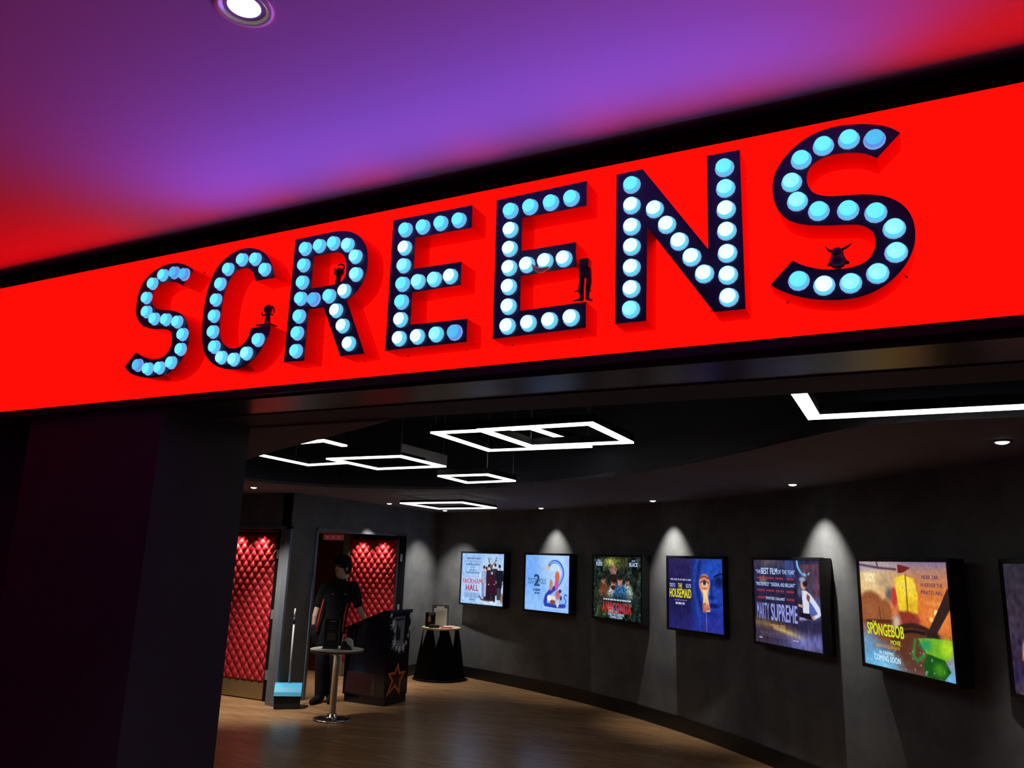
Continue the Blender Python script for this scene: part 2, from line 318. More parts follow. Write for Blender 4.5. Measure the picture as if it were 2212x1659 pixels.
def tuft_mesh(wd, ht, a=.118, b=.143, nx=110, nz=236, amp=.036):
    xs = np.linspace(0, wd, nx); zs = np.linspace(0, ht, nz); X, Z = np.meshgrid(xs, zs)
    p = X / a + Z / b; q = X / a - Z / b
    s = np.abs(np.sin(np.pi * p)) * np.abs(np.sin(np.pi * q))
    h = amp * np.power(s, .52)
    edge = np.minimum(np.minimum(X, wd - X), np.minimum(Z, ht - Z)); h *= np.clip(edge / .02, 0, 1)
    V = np.stack([X, -h, Z], -1).reshape(-1, 3)
    idx = np.arange(nx * nz).reshape(nz, nx)
    F = np.stack([idx[:-1, :-1], idx[:-1, 1:], idx[1:, 1:], idx[1:, :-1]], -1).reshape(-1, 4)
    me = bpy.data.meshes.new('padded_panel'); me.from_pydata(V.tolist(), [], F.tolist())
    me.materials.append(M['red_vinyl']); me.polygons.foreach_set('use_smooth', [True] * len(me.polygons)); me.update()
    return me
TUFT = tuft_mesh(.85, 1.765)

def padded_door(name, xr, y, jamb):
    """red quilted door leaf facing the lobby; xr = right edge"""
    d = bpy.data.objects.new(name, None); COL.objects.link(d); d.location = (xr - .85, y, 0); struct(d)
    bm = bmesh.new(); box(bm, (0, .002, .006), (.85, .045, 1.985), .003); fin('door_leaf', bm, M['black'], d)
    link('padded_panel', TUFT, d).location = (0, 0, .21)
    bm = bmesh.new(); box(bm, (.0, -.012, .012), (.85, .001, .205), .002); fin('kick_plate', bm, M['brass'], d)
    bm = bmesh.new()
    for p in jamb: prism(bm, [(q[0] - (xr - .85), q[1] - y) for q in p], 0, 2.04)
    fin('jamb', bm, M['matt'], d)
    return d
d1 = padded_door('door_1', -7.05, 7.63, [[(-7.05, 7.60), (-6.74, 7.60), (-6.74, 7.70), (-7.05, 7.70)], [(-6.76, 7.47), (-6.73, 7.47), (-6.73, 7.62), (-6.76, 7.62)]])
for z in (.30, 1.0, 1.72):
    bm = bmesh.new(); box(bm, (.87, -.040, z - .055), (.925, -.030, z + .055), .002); fin('hinge', bm, M['hinge'], d1)
bm = bmesh.new()
for lo, hi in (((-6.77, 7.43, 0), (-6.69, 7.47, 2.06)), ((-7.96, 7.43, 2.02), (-6.69, 7.47, 2.06)), ((-7.96, 7.43, 0), (-7.92, 7.47, 2.06))):
    box(bm, lo, hi, .003)
o = fin('door_frame', bm, M['steel'], d1, TM(d1.location))
bm = bmesh.new(); box(bm, (-7.92, 7.47, 2.0), (-6.77, 7.66, 2.045)); fin('recess_head', bm, M['black'], d1, TM(d1.location))

d2 = padded_door('door_2', -6.755, 9.80, [[(-6.79, 9.80), (-6.77, 9.80), (-6.79, 10.08), (-6.84, 10.08)], [(-7.0, 10.05), (-6.83, 10.05), (-6.83, 10.09), (-7.0, 10.09)]])
for z in (1.0, 1.72):
    bm = bmesh.new(); prism(bm, [(.835, .10), (.842, .10), (.838, .16), (.831, .16)], z - .055, z + .055); fin('hinge', bm, M['hinge'], d2)
bm = bmesh.new()
for y0, y1, z0, z1 in ((7.93, 7.975, 0, 2.065), (10.085, 10.12, 0, 2.065), (7.93, 10.12, 2.03, 2.065)):
    prism(bm, [(xl(y0) + .012, y0), (xl(y1) + .012, y1), (xl(y1) - .03, y1), (xl(y0) - .03, y0)], z0, z1)
fin('door_frame', bm, M['steel'], d2, TM(d2.location))
# dim inner door seen through the opening
d3 = bpy.data.objects.new('door_3', None); COL.objects.link(d3); d3.location = (-8.4, 9.93, 0); struct(d3)
bm = bmesh.new(); box(bm, (0, 0, 0), (.5, .04, 1.93), .004); fin('door_leaf', bm, mat('dark_red_door', (.10, .012, .016), .5), d3)
bm = bmesh.new(); box(bm, (.40, -.03, .9), (.42, -.01, 1.2), .004); fin('door_handle', bm, M['hinge'], d3)
t = thing('door_sign', 'small dim red sign box above the dark inner door behind the standing person', 'sign', (-8.03, 9.9, 1.955))
bm = bmesh.new(); box(bm, (-.19, -.02, 0), (.19, .02, .082), .004); fin('sign_box', bm, glow('dim_red_sign', (.075, .012, .014)), t)  # reddish lit pelmet, its light put in as a glow
for k in (-.11, 0, .11):
    bm = bmesh.new(); box(bm, (k - .014, -.024, .026), (k + .014, -.019, .056)); fin('sign_mark', bm, glow('sign_mark', (.13, .035, .035)), t)

# ---------------------------------------------------------------- lower ceiling with the curved black recess
HOLE = [(-2.45, 3.42), (-3.92, 4.19), (-4.5, 4.52), (-5.7, 5.20), (-6.1, 5.9), (-5.8, 6.7), (-5.0, 7.10), (-4.2, 7.23), (-3.2, 6.87), (-2.15, 6.22), (-1.5, 5.70), (-.92, 5.08), (-.58, 4.67), (-.27, 4.33), (-.02, 4.20), (.35, 4.17), (1.0, 4.16), (1.5, 4.0), (1.7, 3.42)]
HS = [HOLE[0], HOLE[1], HOLE[2], HOLE[3]] + smooth_run(HOLE[3:], 3)[1:]
OUT = [(4, 3.42), (4, 12.2), (-10, 12.2), (-10, 3.42)]
def flat_ceiling(z, polys, name, m, th=.03):
    cu = bpy.data.curves.new('c', 'CURVE'); cu.dimensions = '2D'; cu.fill_mode = 'BOTH'; cu.extrude = th / 2
    for p in polys:
        s = cu.splines.new('POLY'); s.points.add(len(p) - 1); s.use_cyclic_u = True
        for i, q in enumerate(p): s.points[i].co = (q[0], q[1], 0, 1)
    o = bpy.data.objects.new('c', cu); COL.objects.link(o); dg = bpy.context.evaluated_depsgraph_get(); dg.update()
    me = bpy.data.meshes.new_from_object(o.evaluated_get(dg)); bpy.data.objects.remove(o)
    me.name = name; me.materials.clear(); me.materials.append(m)
    ob = link(name, me); ob.location = (0, 0, z + th / 2); return ob
OUTER = [HS[0], (-10, 3.42), (-10, 12.2), (4, 12.2), (4, 3.42), HS[-1]] + HS[::-1][1:-1]
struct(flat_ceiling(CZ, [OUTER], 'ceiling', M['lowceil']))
bm = bmesh.new()
for a, b in zip(HS, HS[1:]):
    bm.faces.new([bm.verts.new(p) for p in ((a[0], a[1], CZ), (b[0], b[1], CZ), (b[0], b[1], 3.2), (a[0], a[1], 3.2))])
bmesh.ops.remove_doubles(bm, verts=bm.verts, dist=1e-4)
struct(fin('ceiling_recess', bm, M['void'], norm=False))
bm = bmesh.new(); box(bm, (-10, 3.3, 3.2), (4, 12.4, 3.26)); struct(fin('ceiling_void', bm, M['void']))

# ---------------------------------------------------------------- header beam, soffit, pillar and outer ceiling
bm = bmesh.new()
box(bm, (-7, 2.80, 2.50), (3, 3.40, 3.60)); struct(fin('trim_1', bm, M['black']))
bm = bmesh.new(); box(bm, (-7, 2.80, 2.478), (3, 3.122, 2.50)); struct(fin('trim_2', bm, M['soffit_gloss']))
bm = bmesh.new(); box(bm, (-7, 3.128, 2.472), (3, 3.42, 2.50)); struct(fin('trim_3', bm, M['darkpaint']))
def zb(x): return 2.5165 + (x + 4.88) * (2.540 - 2.5165) / 5.25        # lower edge of the red panel
bm = bmesh.new(); slabxz(bm, [(-7, zb(-7) - .036), (3, zb(3) - .036), (3, zb(3)), (-7, zb(-7))], 2.762, 2.80)
struct(fin('trim_4', bm, mat('lower_trim', (.03, .03, .05), .35)))
LIPZ = 3.341; M['lip'] = mat('lip_black', (.0012, .0012, .005), .95, spec=.0)
bm = bmesh.new(); box(bm, (-7, 2.672, LIPZ), (3, 2.80, LIPZ + .016)); struct(fin('trim_5', bm, M['lip']))
bm = bmesh.new(); box(bm, (-9, -3.5, 3.40), (4.5, 2.80, 3.46)); struct(fin('ceiling_outer', bm, M['ceiling']))
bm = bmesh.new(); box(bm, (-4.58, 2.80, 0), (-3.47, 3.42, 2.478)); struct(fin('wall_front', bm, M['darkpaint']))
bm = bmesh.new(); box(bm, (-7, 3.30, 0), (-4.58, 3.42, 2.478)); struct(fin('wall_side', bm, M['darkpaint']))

# ================================================================== THE SIGN
YP, YF = 2.786, 2.661
bm = bmesh.new(); slabxz(bm, [(-7, zb(-7)), (3, zb(3)), (3, LIPZ), (-7, LIPZ)], YP, 2.80)
tag(fin('sign_panel', bm, glow('red_backlit_panel', (2.7, .0045, .0025))), 'long glowing red sign panel behind the letters, above the wide opening', 'sign')
M['face'] = mat('letter_face', (.030, .022, .085), .25)
M['return'] = mat('letter_return', (.48, .007, .010), .4)
M['screw'] = mat('screw_black', (.02, .005, .005), .5)

def lens_mat(name, core, rim):
    m = bpy.data.materials.new(name); m.use_nodes = True; nt = m.node_tree; nt.nodes.clear()
    tc = nt.nodes.new('ShaderNodeTexCoord'); g = nt.nodes.new('ShaderNodeVectorMath'); g.operation = 'LENGTH'
    s = nt.nodes.new('ShaderNodeVectorMath'); s.operation = 'SUBTRACT'; s.inputs[1].default_value = (-.006, 0, -.006)
    r = nt.nodes.new('ShaderNodeMapRange'); r.inputs[1].default_value = .006; r.inputs[2].default_value = .031
    mx = nt.nodes.new('ShaderNodeMixRGB'); mx.inputs[1].default_value = (*core, 1); mx.inputs[2].default_value = (*rim, 1)
    e = nt.nodes.new('ShaderNodeEmission'); o = nt.nodes.new('ShaderNodeOutputMaterial'); L = nt.links.new
    L(tc.outputs['Object'], s.inputs[0]); L(s.outputs[0], g.inputs[0]); L(g.outputs['Value'], r.inputs[0])
    L(r.outputs[0], mx.inputs[0]); L(mx.outputs[0], e.inputs[0]); L(e.outputs[0], o.inputs[0]); return m
TIER = {'b': ((.13, .70, .95), (.09, .52, .90), (.12, .30, .86)), 'c': ((.34, 1.0, 1.0), (.16, .90, .98), (.10, .56, .94)),
        'p': ((.80, 1.05, 1.05), (.30, .95, 1.0), (.10, .70, .95)), 'w': ((1.9, 1.9, 1.9), (.85, 1.05, 1.05), (.11, .72, .93))}
BULB = {}
for k, (c0, c1, c2) in TIER.items():
    # scalloped flange and drum of the cap, axis along -y
    bm = bmesh.new(); n = 48
    def ring(rad, y, sc=0.):
        return [bm.verts.new(((rad * (1 + sc * math.cos(12 * 2 * math.pi * i / n))) * math.cos(2 * math.pi * i / n), y, (rad * (1 + sc * math.cos(12 * 2 * math.pi * i / n))) * math.sin(2 * math.pi * i / n))) for i in range(n)]
    rs = [ring(.0345, .001, .011), ring(.0345, -.003, .011), ring(.0325, -.005, .007), ring(.0312, -.006), ring(.0290, -.021), ring(.0276, -.0225)]
    for a, b in zip(rs, rs[1:]):
        for i in range(n): bm.faces.new((a[i], a[(i + 1) % n], b[(i + 1) % n], b[i]))
    bm.faces.new(rs[-1])
    for fc in bm.faces:
        fc.material_index = 0 if max(v.co.y for v in fc.verts) > -.0055 else 1
    bmesh.ops.recalc_face_normals(bm, faces=bm.faces)
    me = bpy.data.meshes.new('bulb'); bm.to_mesh(me); bm.free()
    me.materials.append(glow('bulb_flange_' + k, tuple(.75 * v for v in (.34, .50, 1.0)))); me.materials.append(glow('bulb_drum_' + k, c2))
    bm = bmesh.new(); prof = [(.0270, -.0227), (.0245, -.0240), (.018, -.0250), (.010, -.0255)]; rr = []
    for rad, y in prof: rr.append([bm.verts.new((rad * math.cos(2 * math.pi * i / 32), y, rad * math.sin(2 * math.pi * i / 32))) for i in range(32)])
    for a, b in zip(rr, rr[1:]):
        for i in range(32): bm.faces.new((a[i], a[(i + 1) % 32], b[(i + 1) % 32], b[i]))
    bm.faces.new(rr[-1]); bmesh.ops.recalc_face_normals(bm, faces=bm.faces)
    ml = bpy.data.meshes.new('lens'); bm.to_mesh(ml); bm.free(); ml.materials.append(lens_mat('lens_' + k, c0, c1))
    BULB[k] = (me, ml)

LBL = ['red-sided marquee letter S at the far left end of the sign, cyan bulbs', 'marquee letter C, second from the left, with a dark toy on its lower tip',
       'marquee letter R with a closed bowl, a dark eared toy inside it', 'marquee letter E directly right of the R, bulbs cyan and white',
       'marquee letter E directly left of the N, a long-legged dark toy on its foot', 'marquee letter N, bulbs nearly all white',
       'largest-looking marquee letter S at the right end, a horned dark toy on its lower curve']
def hole_ribbon(bm, loop, y0, y1):
    a = [bm.verts.new((p[0], y0, p[1])) for p in loop]; b = [bm.verts.new((p[0], y1, p[1])) for p in loop]
    for i in range(len(loop)):
        j = (i + 1) % len(loop); bm.faces.new((a[i], a[j], b[j], b[i]))
for (ch, runs, hole, bulbs, screws), lab in zip(LETTERS, LBL):
    loops = [sum((smooth_run(r, 4) for r in runs), [])]
    if hole: loops.append(sum((smooth_run(r, 4) for r in hole), []))
    bx = min(p[0] for p in loops[0]); bz = min(p[1] for p in loops[0])
    org = ((bx + max(p[0] for p in loops[0])) / 2, YP, bz)
    L = thing('marquee_letter', lab, 'sign letter', org, 0, 'marquee letters on the red sign')
    W = TM(org)
    cu = bpy.data.curves.new('c', 'CURVE'); cu.dimensions = '2D'; cu.fill_mode = 'BOTH'; cu.extrude = .002
    for p in loops:
        s = cu.splines.new('POLY'); s.points.add(len(p) - 1); s.use_cyclic_u = True
        for i, q in enumerate(p): s.points[i].co = (q[0], q[1], 0, 1)
    o = bpy.data.objects.new('c', cu); COL.objects.link(o); dg = bpy.context.evaluated_depsgraph_get(); dg.update()
    me = bpy.data.meshes.new_from_object(o.evaluated_get(dg)); bpy.data.objects.remove(o); me.name = 'letter_face'
    me.transform(Matrix.Translation((0, YF + .002, 0)) @ Matrix.Rotation(R(90), 4, 'X'))
    me.materials.clear(); me.materials.append(M['face'])
    fo = link('letter_face', me, L, W)
    bm = bmesh.new()
    for p in loops: hole_ribbon(bm, p, YF + .0015, YP - .0008)
    fin('letter_side', bm, M['return'], L, W)
    for x, z, k in bulbs:
        me, ml = BULB[k]
        b = link('bulb', me, L); b.location = (x - org[0], YF - YP, z - org[2])
        link('lens', ml, b)
    for x, z in screws:
        bm = bmesh.new(); ell(bm, (x, YP - .012, z), (.004, .006, .004), u=8, v=6); fin('screw', bm, M['screw'], L, W)
    if lab == LBL[0] or lab == LBL[1]:                                # black strip on the underside of the curve
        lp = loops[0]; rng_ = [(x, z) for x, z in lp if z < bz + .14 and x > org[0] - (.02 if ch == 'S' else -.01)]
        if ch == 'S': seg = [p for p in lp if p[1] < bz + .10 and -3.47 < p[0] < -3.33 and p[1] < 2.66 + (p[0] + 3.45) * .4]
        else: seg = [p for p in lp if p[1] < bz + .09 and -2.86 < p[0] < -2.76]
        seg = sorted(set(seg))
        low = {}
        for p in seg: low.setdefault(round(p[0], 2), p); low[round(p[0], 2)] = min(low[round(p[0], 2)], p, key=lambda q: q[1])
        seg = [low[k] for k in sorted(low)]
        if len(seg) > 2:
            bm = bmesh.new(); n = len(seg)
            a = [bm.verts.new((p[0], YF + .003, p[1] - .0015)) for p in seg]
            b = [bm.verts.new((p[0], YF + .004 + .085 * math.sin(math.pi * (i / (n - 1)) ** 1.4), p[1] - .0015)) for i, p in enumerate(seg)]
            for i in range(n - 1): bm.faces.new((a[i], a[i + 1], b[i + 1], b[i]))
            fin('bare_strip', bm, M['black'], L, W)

# ---------------------------------------------------------------- small dark toys standing on the letters
M['toy'] = mat('toy_dark', (.030, .010, .022), .35)
M['toy2'] = mat('toy_purple', (.10, .03, .10), .3)
def at_toy(bm, name, lab, vox=.0017, m=None):
    o = remeshed(name, bm, m or M['toy'], vox, 1)
    tag(o, lab, 'toy figure', 'toys on the sign'); return o
# on the C
bm = bmesh.new(); y = 2.69
caps(bm, [(-2.700, y, 2.818), (-2.698, y, 2.836), (-2.692, y, 2.852)], [.007, .007, .009]); caps(bm, [(-2.676, y, 2.815), (-2.679, y, 2.834), (-2.684, y, 2.852)], [.007, .007, .009])
ell(bm, (-2.690, y, 2.862), (.015, .012, .016)); ell(bm, (-2.692, y, 2.890), (.0245, .02, .0235))
caps(bm, [(-2.706, y, 2.866), (-2.720, y, 2.862), (-2.729, y, 2.868), (-2.731, y, 2.877)], [.005, .0045, .004, .0045])
caps(bm, [(-2.672, y, 2.864), (-2.660, y, 2.860), (-2.653, y, 2.870), (-2.655, y, 2.890), (-2.668, y, 2.904)], [.005, .0045, .004, .004, .004])
for dx in (-.012, -.003, .006): caps(bm, [(-2.694 + dx, y, 2.905), (-2.694 + dx * 1.3, y, 2.918)], [.003, .0015], 8)
box(bm, (-2.745, y - .02, 2.806), (-2.652, y + .03, 2.814))
at_toy(bm, 'toy_figure', 'dark round-headed toy with raised arms standing on the lower tip of the C')
# inside the R
bm = bmesh.new(); y = 2.715
caps(bm, [(-2.300, y, 2.975), (-2.298, y, 3.0), (-2.296, y, 3.018)], [.015, .012, .014]); ell(bm, (-2.297, y, 3.034), (.027, .02, .021))
caps(bm, [(-2.312, y, 3.044), (-2.327, y, 3.056)], [.007, .003], 8); caps(bm, [(-2.283, y, 3.042), (-2.268, y, 3.050)], [.007, .004], 8)
caps(bm, [(-2.305, y, 3.070), (-2.290, y, 3.073), (-2.274, y, 3.066), (-2.268, y, 3.056)], [.004, .005, .005, .004], 8); caps(bm, [(-2.272, y, 3.062), (-2.276, y, 3.04)], [.003, .003], 8)
at_toy(bm, 'toy_figure', 'dark eared toy standing inside the bowl of the R')
# long-legged toy on the second E
bm = bmesh.new(); y = 2.695
box(bm, (-1.076, y - .02, 2.866), (-1.038, y + .018, 2.905)); box(bm, (-1.080, y - .012, 2.83), (-1.034, y + .012, 2.868))
caps(bm, [(-1.071, y, 2.862), (-1.072, y, 2.81), (-1.076, y, 2.778)], [.010, .012, .012]); caps(bm, [(-1.042, y, 2.862), (-1.042, y, 2.81), (-1.046, y, 2.78)], [.010, .012, .011])
caps(bm, [(-1.072, y, 2.785), (-1.071, y, 2.745)], [.010, .009]); caps(bm, [(-1.047, y, 2.785), (-1.047, y, 2.745)], [.009, .008])
caps(bm, [(-1.080, y, 2.776), (-1.092, y, 2.782), (-1.101, y, 2.779), (-1.103, y, 2.771)], [.004, .003, .003, .002], 8); caps(bm, [(-1.043, y, 2.776), (-1.038, y, 2.780), (-1.033, y, 2.772)], [.004, .003, .0025], 8)
caps(bm, [(-1.071, y, 2.744), (-1.090, y - .005, 2.742), (-1.106, y - .008, 2.738)], [.007, .005, .002], 8)
caps(bm, [(-1.047, y, 2.744), (-1.035, y - .005, 2.738), (-1.026, y - .008, 2.729)], [.007, .005, .003], 8); caps(bm, [(-1.045, y, 2.740), (-1.03, y - .008, 2.735), (-1.022, y - .01, 2.737)], [.005, .004, .002], 8)
at_toy(bm, 'toy_figure', 'tall dark square-headed long-legged toy standing on the foot of the E beside the N')
# banana-shaped toy on the second E
bm = bmesh.new()
caps(bm, [(-1.262, 2.640, 2.895), (-1.250, 2.638, 2.877), (-1.232, 2.636, 2.866), (-1.212, 2.636, 2.864), (-1.196, 2.638, 2.870), (-1.188, 2.640, 2.876)], [.003, .009, .012, .011, .007, .003], 10)
at_toy(bm, 'toy_banana', 'pale yellow banana-shaped toy under the middle bulbs of the E beside the N', .003, mat('banana_yellow', (.9, .75, .35), .4))
# horned toy on the last S
t = thing('toy_figure', 'purple-dark horned toy with an open mouth on the lower curve of the last S', 'toy figure', (-.147, 2.68, 2.738), 0, 'toys on the sign')
W = TM((-.147, 2.68, 2.738)); bm = bmesh.new(); y = 2.68
caps(bm, [(-.147, y, 2.760), (-.147, y, 2.770), (-.147, y, 2.783)], [.028, .024, .021], 16); ell(bm, (-.147, y - .004, 2.787), (.021, .018, .021))
caps(bm, [(-.165, y, 2.757), (-.175, y - .008, 2.748)], [.010, .006], 10); caps(bm, [(-.128, y, 2.757), (-.117, y - .004, 2.750)], [.010, .007], 10)
remeshed('body', bm, M['toy2'], .0018, 1, t, W)
bm = bmesh.new(); caps(bm, [(-.160, y, 2.797), (-.172, y, 2.802), (-.183, y, 2.818)], [.005, .005, .001], 8); fin('horn', bm, M['toy'], t, W, True)
bm = bmesh.new(); caps(bm, [(-.136, y, 2.798), (-.118, y, 2.806), (-.098, y, 2.818)], [.004, .0055, .001], 8); fin('horn', bm, M['toy'], t, W, True)
for dx in (-.012, -.004, .004): bm = bmesh.new(); caps(bm, [(-.146 + dx, y - .006, 2.803), (-.144 + dx * 1.2, y - .006, 2.812 + dx * .3)], [.002, .0005], 6); fin('spike', bm, M['toy'], t, W, True)
bm = bmesh.new(); ell(bm, (-.150, y - .019, 2.779), (.012, .006, .008)); fin('mouth', bm, M['black'], t, W, True)

# ---------------------------------------------------------------- ceiling downlight outside
t = thing('ceiling_downlight', 'round recessed white downlight in the purple ceiling above the sign', 'ceiling light', (-1.735, 1.50, 3.40))
bm = bmesh.new(); lathe(bm, [(.092, 0), (.092, -.006), (.076, -.010), (.070, -.004), (.058, .004), (.056, .004), (.092, .004)], seg=48, cap=False); fin('trim_ring', bm, mat('white_metal', (.75, .75, .76), .3, .2), t, None, True)
bm = bmesh.new(); lathe(bm, [(0, -.001), (.04, -.001), (.050, -.0005), (.050, .003), (0, .003)], seg=48, cap=False); fin('lamp', bm, glow('downlight_lamp', (6, 6, 5.6)), t, None, True)

# ================================================================== LIGHT FRAMES IN THE RECESS
M['led'] = glow('led_diffuser', (3.4, 3.48, 3.1)); M['led_house'] = mat('led_housing', (.012, .012, .014), .8, spec=.1); M['wire'] = mat('wire', (.35, .33, .35), .4, .6)
def light_frame(lab, segs, z, wd=.058, ht=.055, wires=(), top=3.2, tall=None):
    """segs: plan polylines of the bars; each bar is an extrusion with its diffuser underneath"""
    c = np.mean([p for s in segs for p in s], axis=0); t = thing('light_frame', lab, 'pendant light', (c[0], c[1], z), 0, 'square light frames in the recess')
    def sweep(bm, path, hw, z0, z1):
        P = [Vector((p[0] - c[0], p[1] - c[1], 0)) for p in path]; closed = (P[0] - P[-1]).length < 1e-4
        if closed: P = P[:-1]
        n = len(P); A = []
        for i, p in enumerate(P):
            if closed or 0 < i < n - 1:
                d0 = (p - P[i - 1]).normalized(); d1_ = (P[(i + 1) % n] - p).normalized()
                n0 = Vector((-d0.y, d0.x, 0)); n1 = Vector((-d1_.y, d1_.x, 0)); m = (n0 + n1); m = m / max(.3, m.dot(n0))
            else:
                d = (P[1] - P[0]).normalized() if i == 0 else (P[-1] - P[-2]).normalized(); m = Vector((-d.y, d.x, 0))
            A.append([bm.verts.new((p + m * (s * hw)) + Vector((0, 0, zz))) for s, zz in ((-1, z0), (1, z0), (1, z1), (-1, z1))])
        rng2 = range(n) if closed else range(n - 1)
        for i in rng2:
            a, b = A[i], A[(i + 1) % n]
            for k in range(4): bm.faces.new((a[k], a[(k + 1) % 4], b[(k + 1) % 4], b[k]))
        if not closed: bm.faces.new(A[0][::-1]); bm.faces.new(A[-1])
    for s in segs:
        bm = bmesh.new(); sweep(bm, s, wd / 2, .004, ht); fin('housing', bm, M['led_house'], t)
        bm = bmesh.new(); sweep(bm, s, wd / 2 - .002, -.010, .0045); fin('diffuser', bm, M['led'], t)
    for x, y in wires:
        bm = bmesh.new(); tube(bm, [(x - c[0], y - c[1], ht - .002), (x - c[0], y - c[1], top - z)], .0025, 6); fin('wire', bm, M['wire'], t)
    return t
def sq(x0, y0, x1, y1): return [(x0, y0), (x1, y0), (x1, y1), (x0, y1), (x0, y0)]
h = .85
def S(*p): return [(q[0] * h, q[1] * h) for q in p]
h = .95; A_ = S((-3.43, 5.41), (-2.55, 5.41), (-2.48, 6.44), (-3.48, 6.46)); h = .85; B_ = S((-2.98, 5.39), (-2.04, 5.34), (-2.05, 6.28), (-2.98, 6.31))
light_frame('square light frame overlapped by another, the left one of the crossing pair', [A_ + A_[:1]], 1.75 + .95, wires=[A_[0], A_[2]])
light_frame('square light frame crossing over another, the nearest complete square', [B_ + B_[:1]], 1.75 + h - .0, wires=[B_[1], B_[3]])
F3 = S((-5.54, 6.66), (-4.61, 6.64), (-4.63, 7.50), (-5.58, 7.58))
o = light_frame('square light frame with a visible grey side, left of the crossing pair', [F3 + F3[:1]], 1.75 + h, ht=.03, wires=[F3[1], F3[2]])
bm = bmesh.new(); tube(bm, [(F3[1][0] - o.location.x + .022, F3[1][1] - o.location.y - .02, .075), (F3[2][0] - o.location.x + .022, F3[2][1] - o.location.y + .02, .075)], .05, 4)
bm.clear(); prism(bm, [(F3[1][0] - o.location.x + .016, F3[1][1] - o.location.y - .03), (F3[1][0] - o.location.x + .029, F3[1][1] - o.location.y - .03), (F3[2][0] - o.location.x + .029, F3[2][1] - o.location.y + .03), (F3[2][0] - o.location.x + .016, F3[2][1] - o.location.y + .03)], .004, .105)
fin('side_panel', bm, mat('grey_side', (.30, .29, .33), .6), o)  # lighter grey stands for the neighbouring frames' light on this side
light_frame('L-shaped light frame at the far left, its corner beside the grey-sided square', [[(-5.368, 5.386), (-5.456, 6.23), (-4.89, 6.15)]], 1.75 + .88, wires=[(-5.38, 5.55), (-5.43, 6.0)])
light_frame('short L-shaped light frame nearest the left end of the soffit', [S((-5.41, 5.75), (-4.80, 5.66), (-4.82, 5.99))], 1.75 + h + .02, wires=S((-5.2, 5.72)))
h = .75; F4 = S((-5.22, 8.42), (-4.53, 8.37), (-4.54, 9.10), (-5.30, 9.24))
light_frame('small square light frame hanging beyond the crossing pair', [F4 + F4[:1]], 1.75 + h, .05, wires=[F4[1], F4[2]])
h = .62; F5 = S((-8.73, 12.74), (-7.31, 12.58), (-7.38, 14.0), (-8.82, 14.22))
light_frame('farthest and lowest square light frame, above the red doors', [F5 + F5[:1]], 1.75 + h, .052, .03, wires=[F5[1], F5[2]], top=CZ)
h = .74; FR = [(-.377, 3.44), (-.377, 4.078), (.70, 4.06), (.70, 3.44)]
light_frame('large bright light frame at the right edge, partly behind the soffit', [FR], 1.75 + h, .064, wires=[(-.377, 3.9), FR[2]])

# ceiling spots along the walls
M['spot_lens'] = glow('spot_lens', (3, 3, 2.8)); M['spot_trim'] = mat('spot_trim', (.05, .05, .055), .4)
SP = [(-6.62, 6.68, 'small ceiling spot nearest the dark pillar, left of the light frames', None), (-6.42, 9.05, 'small ceiling spot above the second red door', None), (-6.36, 10.44, 'small ceiling spot in the far corner over the round tables', None),
      (-4.50, 9.92, 'small ceiling spot above the pale blue poster with the large numeral', None), (-2.57, 8.73, 'small ceiling spot above the blue keyhole poster', None), (-.853, 7.07, 'small ceiling spot between the running-man poster and the sunset poster', None), (.49, 4.91, 'small ceiling spot at the right edge of the room', None)]
for x, y, lab, _ in SP:
    t = thing('ceiling_spot', lab, 'spotlight', (x, y, CZ), 0, 'small spots in the lower ceiling')
    bm = bmesh.new(); lathe(bm, [(.050, .0), (.050, -.006), (.036, -.008), (.034, .0)], seg=24, cap=False); fin('trim_ring', bm, M['spot_trim'], t, None, True)
    bm = bmesh.new(); ell(bm, (0, 0, -.004), (.036, .036, .016), u=16, v=8); fin('lens', bm, M['spot_lens'], t, None, True)

# wall socket
t = thing('wall_socket', 'small double socket low on the wall below the numeral poster', 'socket', (-4.955, 10.47, .42), R(-24))
bm = bmesh.new(); box(bm, (-.075, -.012, 0), (.075, .035, .086), .003); fin('plate', bm, mat('socket_plate', (.14, .13, .14), .4), t)
for k in (-.038, .038):
    bm = bmesh.new(); box(bm, (k - .018, -.016, .024), (k + .018, -.010, .062), .002); fin('outlet', bm, M['black'], t)

